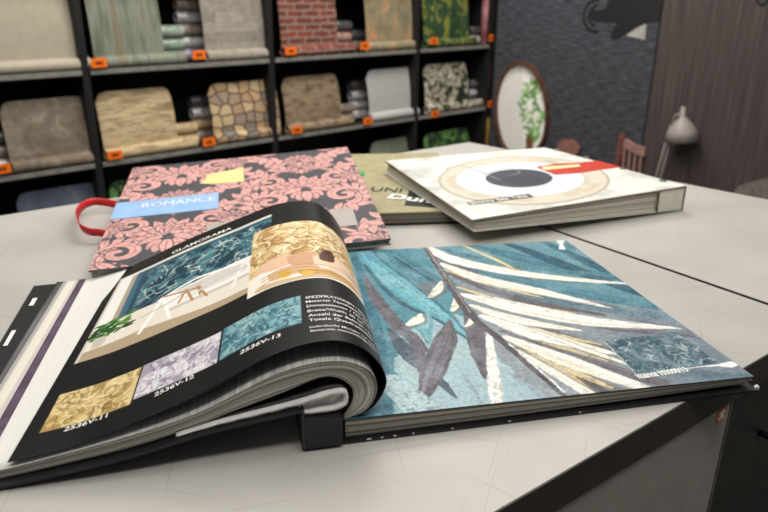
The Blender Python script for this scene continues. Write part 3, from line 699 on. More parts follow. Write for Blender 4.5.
for a in (45, 135):
    ca, sa = math.cos(math.radians(a)), math.sin(math.radians(a))
    pts = [(-.0085, -.0026), (.0085, -.0026), (.0085, .0026), (-.0085, .0026)]
    P = [(sx+x*ca-y*sa, sz+x*sa+y*ca) for x, y in pts]; g.prism([FO(x, z, .0022 if a == 45 else .0024) for x, z in P], [FO(x, z, .003) for x, z in P])
mesh('white_cross', cA.inv(np.array(g.V)), g.F, M['white_print'], stk, world=False)
dxe = xa_s-.01
h1 = fr(752, 426, -.02)[1]; h2 = fr(752, 505, -.02)[1]; hx = fr(750, 426, -.02)[0]
zmid = (h1+h2)/2+.005
for zl, zh, hz in ((zmid+.003, zt_-.003, h1), (zmid-(zt_-zmid), zmid+.0018, h2), (.08, zmid-(zt_-zmid)-.004, .35)):
    o = fbox(dx1+.006, dxe, zl, zh, .004, .022).build('drawer', graym, cA)
    V = G().tube([FO(hx, hz, .004), FO(hx, hz, -.022), FO(hx+.012, hz, -.028), FO(hx+.12, hz, -.028), FO(hx+.135, hz, -.022), FO(hx+.135, hz, .004)], .0055, 10)
    mesh('handle', cA.inv(np.array(V.V)), V.F, plain('black handle', (14, 14, 15), .35, .5), o, True, world=False)


# ================================================================== THE OPEN BOOK: u along the pages, v along the spine
UA = math.radians(13); bu = np.array((math.cos(UA), math.sin(UA), 0)); bv = np.array((-bu[1], bu[0], 0))
BO = atz(342, 420, TZ+.03); BO[2] = TZ; H = .547; Wp = .556
OB = lambda s, t, z: BO+np.multiply.outer(np.asarray(s, float), bu)+np.multiply.outer(np.asarray(t, float), bv)+np.multiply.outer(np.asarray(z, float), np.array((0, 0, 1.0)))
book = Thing('open_sample_book', 'large open wallpaper sample book with teal leaf page and curled black page', 'book', BO, UA)
EPS = .0012
def crv(p, n):                                  # smooth curve resampled by length
    q = np.array(smoothpts(p)); l = np.concatenate(([0], np.cumsum(np.linalg.norm(np.diff(q, axis=0), axis=1))))
    x = np.linspace(0, l[-1], n); return np.stack((np.interp(x, l, q[:, 0]), np.interp(x, l, q[:, 1])), 1), l[-1]
blackF = [(-.3578, .0275), (-.2972, .0365), (-.2505, .0496), (-.2078, .0646), (-.1666, .0805), (-.137, .0939), (-.0927, .1175), (-.062, .1290), (-.0323, .1350), (-.0023, .1341), (.0225, .1232), (.0422, .1025), (.0524, .0797), (.0504, .064), (.0415, .0480), (.0296, .0375), (.010, .0325)]
blackB = [(-.3109, .0204), (-.2560, .0440), (-.2016, .0678), (-.145, .0900), (-.0935, .1084), (-.039, .1279), (-.010, .1330), (.0155, .1343), (.0360, .1320), (.0521, .1250), (.074, .1041), (.0880, .0800), (.0924, .0660), (.0890, .0520), (.0780, .0420), (.0600, .0365), (.030, .0325)]
NB = 160
bf, lbf = crv(blackF, NB); bb, lbb = crv(blackB, NB); LBL = (lbf+lbb)/2
def loft(f, b_, Ln):
    n = len(f)
    def fn(a, b):
        a = np.asarray(a, float); b = np.asarray(b, float)
        x = np.clip(a/Ln, 0, 1)*(n-1); i = np.minimum(x.astype(int), n-2); fx = (x-i)[..., None]
        pf = f[i]*(1-fx)+f[i+1]*fx; pb = b_[i]*(1-fx)+b_[i+1]*fx; w = (b/H)[..., None]; p = pf*(1-w)+pb*w
        ov = a/Ln; ov = np.where(ov < 0, ov, np.where(ov > 1, ov-1, 0))*Ln
        return BO+(p[..., 0]+ov)[..., None]*bu+b[..., None]*bv+p[..., 1][..., None]*np.array((0, 0, 1.0))
    return fn
bsf = Surf(loft(bf, bb, LBL), LBL, H, alim=LBL*.93)

# ---- right hand page block
def zr(s): return .030-.009*np.clip(s/Wp, 0, 1)**1.3
NL = 9
g = G(); cols = []
lc = [(150, 148, 142), (176, 172, 164), (104, 100, 96), (188, 184, 176), (150, 146, 138), (120, 114, 108), (206, 200, 186), (186, 172, 148), (92, 96, 98)]
xs = np.linspace(.004, Wp, 24)
for k in range(NL):
    f0, f1 = k/NL, (k+.93)/NL; inset = rng.uniform(0, .0025); r1 = Wp-rng.uniform(0, .004)-(.010*(1-f0) if k < 4 else 0)
    x = np.linspace(.004, r1, 24); zb = .0045+.006*np.clip(x/Wp, 0, 1)**2; z0 = zb+(zr(x)-.0012-zb)*f0; z1 = zb+(zr(x)-.0012-zb)*f1
    t0 = inset; t1 = H-rng.uniform(0, .003); n = len(x)
    V = np.concatenate((OB(x, t0+0*x, z0), OB(x, t0+0*x, z1), OB(x, t1+0*x, z0), OB(x, t1+0*x, z1))); F = []
    for i in range(n-1): F += [(i, i+1, n+i+1, n+i), (2*n+i, 3*n+i, 3*n+i+1, 2*n+i+1), (n+i, n+i+1, 3*n+i+1, 3*n+i), (i, 2*n+i, 2*n+i+1, i+1)]
    F += [(0, n, 3*n, 2*n), (n-1, 3*n-1, 4*n-1, 2*n-1)]
    g.add(V, F); cols += [lin(np.array(lc[k]))*1.0]*len(V)
mesh('page_block', np.array(g.V), g.F, paintmat('page edges', .8, .2, .10, 1400), book, cols=np.array(cols))['label'] = 'right hand stack of pages'

# ---- the painted leaf page on top of it
psf = Surf(lambda a, b: OB(a+.002, b, zr(np.asarray(a))), Wp-.002, H)
CW, CH = 620, 600
cv = Canvas(psf, CW, CH, (128, 156, 164), 21)
A_ = lambda x, y: (350+x/2.695, 235+y/2.695)
B_ = lambda x, y: (540+x/2.627, 230+y/2.627)
C_ = lambda x, y: (340+x/1.794, 230+y/1.794)
TEAL, DTEAL, LTEAL, PURP, CREAM, GOLD, SKY = (78, 138, 154), (44, 94, 112), (116, 174, 186), (104, 101, 110), (247, 245, 236), (206, 192, 154), (176, 198, 204)
Lc = lambda pts: [(x/620*psf.A, (600-y)/600*psf.B) for x, y in pts]
lr = random.Random(17)
def tone(c, v): k = 1+lr.uniform(-v, v); return tuple(min(252, max(0, q*k+lr.uniform(-5, 5))) for q in c)
def brush(pts, w, c, n=8, var=.16, edge=None, jit=.003, alt=None, dry=.42):
    """one painted leaf: a body with finer bristle streaks along it"""
    P = Lc(pts); m_ = psf.A/620; W_ = [v*m_ for v in w]
    if edge is not None: cv.stroke([(x+.0030, y-.0034) for x, y in P], [v+.0015 for v in W_], edge, jit, .8)
    if dry: cv.stroke(P, W_, tuple(v*.80 for v in c), jit)
    cv.stroke(P, W_, c, jit, 1, dry)
    for k in range(n):
        o = lr.uniform(-.8, .8); f0, f1 = sorted((lr.uniform(0, .55), lr.uniform(.5, 1))); S = smoothpts(P); m = len(S); a, b = int(f0*(m-1)), max(int(f0*(m-1))+2, int(f1*(m-1)))
        seg = S[a:b+1]
        if len(seg) < 3: continue
        ws = np.interp(np.linspace(0, 1, m), np.linspace(0, 1, len(W_)), W_)[a:b+1]; q = []
        for t in range(len(seg)):
            d = np.array(seg[min(t+1, len(seg)-1)])-np.array(seg[max(t-1, 0)]); d = d/(np.linalg.norm(d)+1e-9); q.append((seg[t][0]-d[1]*ws[t]*o, seg[t][1]+d[0]*ws[t]*o))
        r = float(np.max(ws))*lr.uniform(.06, .20); cv.stroke(q[::3]+[q[-1]], [r*.4, r, r*.3], tone(alt if alt and lr.random() < .45 else c, var), .0015, lr.uniform(.4, .9))
def wash(pts, c, jit=.03, al=.8): cv.poly(smoothpts(Lc(pts+[pts[0]]))[:-1], c, jit, al)
wash([(-40, -20), (200, -30), (285, 60), (270, 340), (120, 420), (90, 640), (-40, 640)], (74, 134, 150))
wash([(120, 420), (200, 330), (280, 380), (330, 620), (80, 620)], (172, 194, 200))
wash([(285, -20), (640, -20), (640, 380), (480, 300), (330, 160)], (92, 142, 154))
wash([(285, 160), (420, 260), (640, 380), (640, 620), (300, 620), (270, 340)], (138, 144, 150))
wash([(480, 420), (640, 380), (640, 620), (440, 620)], (120, 134, 144))
for k in range(80):                           # loose dry brushing in the ground
    x, y = lr.uniform(0, 620), lr.uniform(0, 600); c = (66, 122, 138) if x < 280 and y < 430 else ((150, 176, 184) if x < 300 else ((80, 124, 138) if y < 230 else (112, 118, 126)))
    a = (1.35 if x < 280 else .75)+lr.uniform(-.25, .25); l = lr.uniform(40, 120); cv.stroke(Lc([(x, y), (x+l*.5*math.cos(a), y+l*.5*math.sin(a)), (x+l*math.cos(a), y+l*math.sin(a))]), [.001, lr.uniform(.003, .010), .001], tone(c, .18), .006, .55)
brush([(60, -10), (40, 200), (30, 400), (20, 610)], [26, 34, 30, 24], TEAL, 16, .2)
brush([(112, -10), (92, 180), (72, 400), (40, 610)], [20, 30, 30, 22], (66, 124, 142), 16, .22, alt=LTEAL)
brush([(196, -10), (220, 90), (255, 180), (272, 250)], [16, 26, 18, 5], (80, 140, 156), 14, .2, alt=DTEAL)
brush([(150, -10), (150, 60), (172, 180), (204, 290), (238, 425)], [14, 22, 30, 22, 2], (86, 150, 168), 22, .14, DTEAL, alt=LTEAL)
brush([(152, 62), (180, 190), (222, 330), (237, 420)], [4, 15, 11, 1], LTEAL, 10, .12)
brush([(134, 78), (146, 200), (168, 280), (205, 340), (238, 426)], [3, 5, 5, 4, 1], DTEAL, 4)
brush([(205, 45), (228, 120), (250, 190), (256, 235)], [3, 5, 5, 2], DTEAL, 4)
brush([(122, 132), (122, 230), (132, 330), (150, 410), (160, 450)], [2, 12, 14, 10, 3], PURP, 12, .2)
brush([(118, 362), (126, 440), (148, 520), (162, 580)], [4, 15, 10, 1], (78, 92, 108), 10, .2)
brush([(140, 340), (150, 420), (130, 500)], [3, 12, 4], PURP, 8, .2)
brush([(228, 346), (200, 412), (152, 500), (102, 600)], [2, 19, 20, 2], PURP, 16, .2, alt=(124, 122, 132))
brush([(205, 300), (180, 360), (170, 420)], [4, 14, 4], (116, 166, 178), 8, .15)
brush([(272, 320), (256, 390), (236, 470), (221, 536)], [10, 16, 14, 3], PURP, 10, .2)
brush([(277, 402), (254, 470), (228, 550), (208, 610)], [4, 8, 10, 8], CREAM, 6, .05)
brush([(80, 520), (110, 600)], [20, 26], (178, 200, 206), 8, .1)
wash([(212, 186), (262, 182), (250, 230), (222, 250)], (112, 116, 124), .004)
for a, b, w_ in (((264, 182), (222, 250), 10), ((264, 262), (244, 312), 8), ((268, 338), (247, 374), 6), ((186, 314), (154, 352), 12)):
    brush([a, ((a[0]+b[0])/2+3, (a[1]+b[1])/2+4), b], [1, w_, w_*.5], (240, 236, 220), 5, .06, (120, 112, 110), .0015, GOLD)
# right half: dark gaps, golds, then cream fronds
for pts, w, c in (([(380, -10), (470, 90), (560, 180), (640, 300)], [10, 24, 24, 14], (72, 122, 138)), ([(470, -10), (530, 110), (600, 260), (640, 330)], [8, 20, 16, 6], DTEAL), ([(560, -10), (598, 120), (630, 260)], [8, 16, 8], (58, 106, 124)), ([(330, 20), (420, 110), (520, 170), (640, 215)], [5, 16, 14, 8], (86, 138, 152)),
                  ([(325, 110), (420, 205), (560, 320), (640, 370)], [6, 20, 18, 8], (82, 130, 146)), ([(330, 190), (430, 290), (560, 370), (640, 410)], [6, 18, 16, 8], (102, 130, 142)), ([(290, 150), (380, 285), (505, 372)], [6, 15, 4], PURP), ([(287, 42), (318, 110), (356, 180)], [6, 11, 3], PURP),
                  ([(290, 240), (380, 340), (500, 420), (610, 470)], [5, 15, 14, 4], (112, 110, 120)), ([(292, 315), (370, 410), (470, 520)], [5, 16, 8], (110, 106, 114)), ([(300, 400), (370, 500), (470, 590)], [5, 17, 12], (116, 112, 118)), ([(300, 460), (350, 560), (380, 620)], [5, 14, 10], (100, 98, 108)), ([(450, 500), (540, 580), (620, 600)], [10, 16, 8], (106, 126, 138))):
    brush(pts, w, c, 12, .2)
for pts, w in (([(288, 128), (345, 205), (426, 286)], [3, 8, 2]), ([(286, 216), (350, 288), (456, 358)], [3, 8, 2]), ([(294, 330), (352, 400), (440, 470)], [3, 9, 2]), ([(300, 372), (350, 440), (424, 520)], [3, 8, 2]), ([(303, 440), (336, 520), (356, 596)], [2, 8, 3]), ([(310, 462), (352, 536), (390, 592)], [2, 9, 3]), ([(370, -5), (412, 90), (450, 206)], [3, 6, 1]), ([(300, 30), (360, 100), (440, 150)], [2, 6, 1])):
    brush(pts, w, GOLD, 6, .15, (128, 118, 100), .002, (232, 222, 190))
for pts, w in (([(288, -5), (322, 76), (402, 150), (502, 204), (622, 250)], [8, 20, 17, 12, 3]), ([(291, 96), (342, 182), (432, 258), (530, 346)], [6, 18, 15, 2]), ([(283, 250), (362, 318), (462, 388), (606, 440)], [7, 24, 20, 2]),
               ([(284, 298), (342, 366), (434, 420)], [5, 16, 2]), ([(288, 342), (352, 420), (447, 502)], [7, 21, 4]), ([(298, 420), (362, 510), (437, 602)], [6, 19, 10]), ([(300, 466), (326, 540), (350, 604)], [4, 9, 10]), ([(334, 380), (400, 470), (470, 560)], [2, 7, 2])):
    brush(pts, w, CREAM, 18, .07, (150, 142, 136), .003, (226, 216, 190))
brush([(285, -5), (278, 150), (270, 330), (288, 440), (313, 606)], [6, 7, 8, 7, 4], (86, 80, 86), 6, .2)
brush([(287, -5), (280, 150), (273, 325)], [1.5, 2, 1.5], (158, 146, 136), 0); brush([(294, 442), (304, 500), (316, 590)], [1.5, 2.5, 2], CREAM, 0)
def leafpx(Q, pts, r, c, jit=.006, al=1): cv.strokepx([Q(*p) for p in pts], r, c, jit, al)
def polyl(Q, pts, c, jit=.006, al=1): cv.polypx([Q(*p) for p in pts], c, jit, al)
def foliage(m, n, x0, y0, x1, y1, ln, cols_, seed, al=.9, wd=.0016, N_=None):
    N_ = N_ or PG
    """palm like brush strokes scattered over an area"""
    q = random.Random(seed); old = cv.img.copy()
    for k in range(n):
        x, y = q.uniform(x0, x1), q.uniform(y0, y1); a = q.uniform(0, 2*PI); l = ln*q.uniform(.5, 1.3); b_ = q.uniform(-.8, .8); c = q.choice(cols_)
        pts = N_(x, y, x+l*.5*math.cos(a), y+l*.5*math.sin(a), x+l*math.cos(a+b_), y+l*math.sin(a+b_)); cv.stroke(pts, [wd*.5, wd*q.uniform(.8, 1.6), wd*.3], c, 0, al)
    if m is not None: cv.img = old*(1-m[..., None])+cv.img*m[..., None]
# the small inset picture, white cloud strokes and frame line
ins = [(168, 292), (362, 268), (470, 350), (256, 380)]; mk = cv.polymask(psf.invs([B_(*p) for p in ins]))
tx = fbm(CH, CW, 40, 40, 77, 4); tx2 = fbm(CH, CW, 70, 30, 97, 3)
cv.mix(mk, (74, 100, 112)); cv.mix(mk*(tx > .54), (104, 128, 140), .7); cv.mix(mk*(tx < .45), (52, 80, 96), .8)
foliage(mk, 230, 448, 455, 592, 566, 17, [(150, 168, 170), (96, 128, 140), (46, 74, 90), (188, 196, 190), (120, 146, 154), (60, 88, 104)], 77, .85, .0013, lambda *q: Lc([(q[k], q[k+1]) for k in range(0, len(q), 2)]))
leafpx(B_, [(250, 381), (478, 352)], .0012, (206, 210, 208), 0); leafpx(B_, [(168, 292), (256, 381)], .0010, (176, 184, 186), 0)
polyl(B_, [(425, 360), (470, 352), (500, 345), (526, 352), (505, 362), (470, 358)], CREAM, .002)
polyl(B_, [(38, 24), (68, 22), (60, 36), (68, 52), (48, 50), (52, 38)], CREAM, .002)
# brush texture over everything
br = fbm(CH, CW, 26, 26, 5, 5)-.5; fine = rng.random((CH, CW))-.5; gr_ = fbm(CH, CW, 14, 14, 55, 4)
cv.img = np.clip((cv.img-128)*1.12+122, 14, 250); mk2 = np.clip((gr_-.52)*6, 0, 1)*.26*(cv.img.mean(2) < 190); cv.mix(mk2, (176, 188, 194))
cv.img = cv.img*(1+.16*fine[..., None]); br2 = fbm(CH, CW, 150, 150, 31, 3)-.5
lum = cv.img.mean(2, keepdims=True)/255; damp = np.clip(1.15-lum, .15, 1)
cv.img = np.clip(cv.img*(1+(br*.22+br2*.55)[..., None]*damp), 6, 250)
cv.img = np.clip(cv.img*1.04+4, 0, 252)
sheet('leaf_page', psf, 380, 360, paintmat('leaf page print', .5, .35, .22, 700), book, cv)['label'] = 'right page printed with teal and cream palm leaves'
letterpx('printed_caption', 'nuance 103000/13', psf, B_(262, 391), B_(392, 371), .011, M['white_print'], book, off=.0005, bold=.03)

# ---- cover boards, spine, hinge
def slabprof(name, prof, th, t0, t1, m, parent=book, smooth=False):
    p, _ = crv(prof, 40) if len(prof) > 2 else (np.array(prof), 0); n = len(p)
    V = np.concatenate([OB(p[:, 0], np.full(n, t), p[:, 1]+dz) for t in (t0, t1) for dz in (0, th)]); F = []
    for i in range(n-1): F += [(i, i+1, n+i+1, n+i), (2*n+i, 3*n+i, 3*n+i+1, 2*n+i+1), (n+i, n+i+1, 3*n+i+1, 3*n+i), (i, 2*n+i, 2*n+i+1, i+1)]
    F += [(0, n, 3*n, 2*n), (n-1, 3*n-1, 4*n-1, 2*n-1)]
    return mesh(name, V, F, m, parent, smooth)
g = G(); c = OB([-.048, Wp+.004, Wp+.004, -.048], [-.0065, -.0065, H+.006, H+.006], [0.0004]*4); g.prism(list(c+np.array((0, 0, .0036))), list(c))
g.build('back_cover', M['black_board'], book)
slabprof('front_cover', [(-.455, .0004), (-.37, .0035), (-.30, .011), (-.23, .022), (-.16, .038), (-.115, .045), (-.049, .0535)], .0035, -.012, H+.004, M['black_board'])
c = OB([-.0475, -.044, -.044, -.0475], [-.012, -.012, H, H], [.0045]*4); G().prism(list(c+np.array((0, 0, .0485))), list(c)).build('spine_board', plain('worn black board', (44, 43, 42), .7, var=.5, scale=150), book)
c = OB([-.0436, -.001, -.001, -.0436], [-.012, -.012, H-.002, H-.002], [.0045]*4); top = OB([-.0436, -.001, -.001, -.0436], [-.012, -.012, H-.002, H-.002], [.045, .0425, .0425, .045])
G().prism(list(top), list(c)).build('spine_block', M['black_board'], book)
# worn white specks along the cover edge and the frayed corner
for s0, l0 in ((.028, .006), (.045, .003), (.060, .004), (.083, .003), (.132, .003), (.205, .004), (.30, .003)):
    c = OB([s0, s0+l0, s0+l0*.8, s0+.001], [-.0071, -.0071, -.0067, -.0067], [.0030, .0034, .0042, .0042]); G().prism(list(c+np.array((0, 0, .0008))), list(c)).build('worn_speck', M['worn'], book)
c = OB([Wp-.001, Wp+.006, Wp+.007, Wp+.001], [-.0066, -.0072, -.001, -.002], [.0041, .0043, .0046, .0043]); G().prism(list(c+np.array((0, 0, .004))), list(c)).build('worn_corner', M['worn'], book)
# white hinge paper folded over the spine
padp = [(-.185, .0385), (-.1594, .0445), (-.1263, .0515), (-.0512, .0640), (-.020, .0712), (-.0019, .0732), (.0055, .0705), (.0068, .0630), (.004, .0530), (-.012, .0475), (-.0470, .0470)]
pc, _ = crv(padp, 50); n = len(pc); cen = np.array((-.03, .058)); V = []; F = []
nr = np.zeros_like(pc); dd = np.gradient(pc, axis=0); nr[:, 0] = dd[:, 1]; nr[:, 1] = -dd[:, 0]; nr /= np.linalg.norm(nr, axis=1)[:, None]
wob = .0006*np.sin(np.arange(n)*1.3)
pin = pc+nr*(.0042+wob)[:, None]*np.clip(np.linspace(.25, 2.5, n), 0, 1)[:, None]
for t in (-.006, H-.01):
    V += list(OB(pc[:, 0], np.full(n, t), pc[:, 1])); V += list(OB(pin[:, 0], np.full(n, t), pin[:, 1]))
for i in range(n-1): F += [(i, i+1, n+i+1, n+i), (2*n+i, 3*n+i, 3*n+i+1, 2*n+i+1), (n+i, n+i+1, 3*n+i+1, 3*n+i), (i, 2*n+i, 2*n+i+1, i+1)]
F += [(0, n, 3*n, 2*n), (n-1, 3*n-1, 4*n-1, 2*n-1)]
mesh('hinge_paper', V, F, M['pad'], book, True)['label'] = 'white folded hinge paper above the spine'
dk, _ = crv([(x, z+.0012) for x, z in padp[:8]], 50)
for nm_, z_ in (('inner_page', 0),):
    V = []; n = len(dk)
    for t in (.0005, H-.012):
        V += list(OB(dk[:, 0], np.full(n, t), dk[:, 1])); V += list(OB(dk[:, 0]+.0004, np.full(n, t), dk[:, 1]+.0010))
    F = []
    for i in range(n-1): F += [(i, i+1, n+i+1, n+i), (2*n+i, 3*n+i, 3*n+i+1, 2*n+i+1), (n+i, n+i+1, 3*n+i+1, 3*n+i), (i, 2*n+i, 2*n+i+1, i+1)]
    F += [(0, n, 3*n, 2*n), (n-1, 3*n-1, 4*n-1, 2*n-1)]
    mesh('inner_page', V, F, M['black_print'], book, True)['label'] = 'black inner page folded over the hinge paper'
hp = [(-.17, .0445), (-.10, .051), (-.05, .0575), (-.012, .064), (.000, .062), (-.002, .054), (-.012, .0505), (-.047, .0505)]
hc, _ = crv(hp, 30); G().prism(list(OB(hc[:, 0], np.full(30, .004), hc[:, 1])), list(OB(hc[:, 0], np.full(30, H-.015), hc[:, 1]))).build('hinge_filling', plain('crumpled white paper', (206, 204, 200), .8, var=.1, bump=.8, scale=90), book)

# ---- curled left hand page block
stO = [(-.430, .0165), (-.367, .0185), (-.2979, .0300), (-.2279, .0435), (-.1686, .0590), (-.1243, .0771), (-.0942, .0915), (-.063, .1030), (-.0329, .1088), (-.0082, .1089), (.0133, .1039), (.033, .0912), (.0413, .0718), (.039, .0546), (.0296, .041), (.0165, .0340), (.003, .0315)]
stI = [(-.415, .0060), (-.3696, .0075), (-.3009, .0160), (-.2303, .0270), (-.1707, .0415), (-.1259, .0560), (-.0957, .0650), (-.0642, .0750), (-.0396, .0850), (-.021, .0899), (-.0029, .0851), (.0097, .0740), (.0131, .0620), (.0110, .0500), (.007, .0430), (.004, .0390), (.002, .0360)]
NS_ = 90
so, lso = crv(stO, NS_); si, lsi = crv(stI, NS_)
def backshift(p):
    q = p.copy(); w = np.clip((p[:, 1]-.030)/.05, 0, 1)*np.clip((p[:, 0]+.36)/.30, 0, 1); q[:, 0] += .042*w
    q[:, 1] -= .006*np.clip((-.24-p[:, 0])/.1, 0, 1)*np.clip((p[:, 1]-.006)/.01, 0, 1); return q
def prof(f): return so*(1-f)+si*f
def strip(name, f, m, cut, t0=0, t1=None, th=.0008, cols=None, parent=book, canvas=None):
    pass
NSH = 40; g = G(); cols = []
pal = [(232, 228, 218), (214, 208, 194), (240, 237, 228), (190, 186, 176), (226, 222, 210), (150, 146, 138), (236, 230, 216), (206, 198, 180)]
for k in range(NSH):
    f0 = .10+.90*k/NSH; f1 = f0+.90/NSH*.80; cutL = -.385-.035*rng.random()
    p0, p1 = prof(f0), prof(f1); t0 = rng.uniform(0, .0022); t1 = H-rng.uniform(0, .004)
    keep = p0[:, 0] > cutL; keep |= np.arange(NS_) > 30
    a0, a1 = p0[keep], p1[keep]; n = len(a0); b0, b1 = backshift(a0), backshift(a1)
    V = np.concatenate((OB(a0[:, 0], np.full(n, t0), a0[:, 1]), OB(a1[:, 0], np.full(n, t0), a1[:, 1]), OB(b0[:, 0], np.full(n, t1), b0[:, 1]), OB(b1[:, 0], np.full(n, t1), b1[:, 1]))); F = []
    for i in range(n-1): F += [(i, i+1, n+i+1, n+i), (2*n+i, 3*n+i, 3*n+i+1, 2*n+i+1), (n+i, n+i+1, 3*n+i+1, 3*n+i), (i, 2*n+i, 2*n+i+1, i+1)]
    F += [(0, n, 3*n, 2*n), (n-1, 3*n-1, 4*n-1, 2*n-1)]
    c = np.array(pal[rng.integers(len(pal))]) if k > 1 else np.array((248, 247, 242))
    if k >= NSH-2: c = np.array((24, 24, 26))
    g.add(V, F); cols += [lin(c)]*len(V)
mesh('page_block', np.array(g.V), g.F, bpy.data.materials['page edges'], book, True, np.array(cols))['label'] = 'thick curled stack of left hand pages'
def lsheet(name, f, cutF, cutB, canvasfn, m, t0=0, t1=0, dz=0, col=None, nu=200, nv=40):
    p = prof(f).copy(); p[:, 1] += dz; q = backshift(p)
    pf = p[(p[:, 0] > cutF) | (np.arange(NS_) > 30)]; pb = q[(q[:, 0] > cutB) | (np.arange(NS_) > 30)]
    pf, l1 = crv([tuple(v) for v in pf[::3]]+[tuple(pf[-1])], 140); pb, l2 = crv([tuple(v) for v in pb[::3]]+[tuple(pb[-1])], 140); Ln = (l1+l2)/2
    base = loft(pf, pb, Ln); sf = Surf(lambda a, b: base(a, b), Ln, H)
    c = canvasfn(sf) if canvasfn else None
    return sheet(name, sf, nu, nv, m, book, c, (150, 148, 142), .0006, col=col)
def wovencanvas(sf):
    cv = Canvas(sf, 900, 60, (226, 225, 219), 3); st = vnoise(60, 900, 5, 420, 8); st2 = vnoise(60, 900, 2, 160, 18)
    k = 1-(.03+.09*np.clip((cv.a-.10)/.1, 0, 1))*st-.02*st2
    cv.img = cv.img*k[..., None]
    sw = np.clip((cv.a-.17)/.10, 0, 1)[..., None]; st3 = vnoise(60, 900, 4, 300, 28)[..., None]
    cv.img = cv.img*(1-sw)+cv.img*sw*(.84+.26*st3); return cv
pagem = paintmat('page paper', .7, .3)
lsheet('woven_page', .0, -.388, -.368, wovencanvas, pagem, nu=700, nv=24)['label'] = 'silvery white woven wallpaper page under the black page'
def purplecanvas(sf):
    cv = Canvas(sf, 200, 120, (104, 84, 106), 4); cv.img *= (1-.3*vnoise(120, 200, 60, 10, 3))[..., None]; return cv
lsheet('violet_page', .04, -.400, -.379, purplecanvas, pagem)['label'] = 'page with dusky violet edge'
def creamcanvas(sf):
    cv = Canvas(sf, 400, 60, (220, 214, 200), 6)
    for x0, x1, c in ((.012, .0135, (40, 38, 36)), (0, .004, (150, 148, 150)), (.0045, .008, (196, 194, 190)), (.018, .030, (196, 188, 186))): cv.mix(((cv.a > x0) & (cv.a < x1)).astype(float), c)
    return cv
lsheet('cream_page', .075, -.426, -.408, creamcanvas, pagem)['label'] = 'cream page with thin dark line'
def greycanvas(sf):
    cv = Canvas(sf, 200, 60, (120, 120, 122), 6); cv.img *= (.55+.75*vnoise(60, 200, 3, 30, 5))[..., None]; return cv
lsheet('film_page', .105, -.436, -.419, greycanvas, paintmat('glossy film', .15, .7))['label'] = 'glossy grey film page'
for s0, t0, ww, ll in ((-.4435, H-.085, .007, .030), (-.447, H-.225, .006, .05)):
    c = OB([s0, s0+ww, s0+ww, s0], [t0, t0, t0+ll, t0+ll], [.0048, .0050, .0050, .0048]); G().prism(list(c+np.array((0, 0, .0006))), list(c)).build('paper_label', M['white_print'], book)

# ---- the black printed page
cv = Canvas(bsf, 700, 640, (11, 11, 12), 41)
K = lambda x, y: (80+x/3.94, 200+y/3.94)
inv = bsf.inv
PG = N_ = lambda *q: [(q[k]/700*LBL, (640-q[k+1])/640*H) for k in range(0, len(q), 2)]
def R_ect(x0, y0, x1, y1, c): return cv.poly(N_(x0, y0, x1, y0, x1, y1, x0, y1), c)
# room picture
R_ect(20, 60, 386, 404, (228, 221, 209))
R_ect(66, 74, 386, 272, (40, 78, 94)); f1 = fbm(640, 700, 26, 34, 3, 4); mk = cv.polymask(N_(90, 86, 386, 86, 386, 268, 90, 268))
cv.mix(mk*(f1 > .53), (72, 118, 130)); cv.mix(mk*(f1 < .45), (22, 54, 70))
foliage(mk, 230, 95, 92, 380, 250, 30, [(84, 134, 146), (120, 160, 164), (24, 58, 74), (176, 194, 186), (208, 214, 198), (58, 106, 122)], 11)
R_ect(386, 60, 400, 404, (11, 11, 12)); R_ect(66, 74, 90, 275, (58, 104, 126)); R_ect(80, 80, 92, 275, (38, 72, 92)); R_ect(66, 74, 386, 88, (52, 92, 108))
R_ect(26, 70, 56, 300, (238, 237, 232)); R_ect(54, 78, 66, 290, (172, 160, 142)); R_ect(20, 60, 386, 67, (212, 210, 204)); R_ect(20, 60, 26, 404, (210, 204, 194))
cv.poly(N_(26, 300, 110, 278, 386, 262, 386, 404, 26, 404), (230, 222, 209)); cv.poly(N_(26, 372, 130, 360, 250, 378, 386, 384, 386, 404, 26, 404), (178, 158, 130))
cv.poly(N_(150, 262, 310, 240, 386, 250, 386, 326, 180, 330), (240, 237, 231)); cv.poly(N_(186, 262, 300, 250, 380, 262, 380, 286, 250, 300, 200, 286), (212, 206, 196)); cv.poly(N_(180, 322, 386, 318, 386, 330, 182, 334), (202, 194, 182))
cv.poly(N_(210, 300, 386, 290, 386, 300, 210, 310), (222, 216, 206))
for pts, r, c in ((N_(130, 372, 158, 262), .0032, (246, 245, 242)), (N_(158, 262, 186, 358), .0028, (246, 245, 242)), (N_(150, 268, 230, 240, 340, 262), .0030, (248, 247, 244)), (N_(310, 350, 332, 262, 350, 340), .0026, (238, 236, 232)),
                  (N_(198, 316, 208, 272), .0020, (176, 130, 76)), (N_(208, 272, 228, 328), .0020, (176, 130, 76)), (N_(232, 280, 258, 336), .0020, (176, 130, 76)), (N_(160, 262, 205, 276, 240, 288), .0024, (180, 134, 80)), (N_(236, 282, 242, 318), .0018, (176, 130, 76)),
                  (N_(120, 310, 180, 296, 240, 268), .0014, (150, 160, 164)), (N_(240, 300, 290, 282, 336, 288), .0030, (198, 202, 204))): cv.stroke(pts, r, c)
q = random.Random(8)
for k in range(46):
    x = 26+76*q.random(); y = 306+q.uniform(-34, 24)-(x-60)*.25; p = N_(x, y)[0]; cv.ell(p[0], p[1], .0095, .0034, q.uniform(-.3, 1.0), q.choice([(44, 92, 36), (72, 122, 46), (28, 66, 30), (96, 140, 60)]))
cv.poly(N_(34, 330, 56, 330, 62, 352, 52, 368, 38, 366), (196, 190, 178))
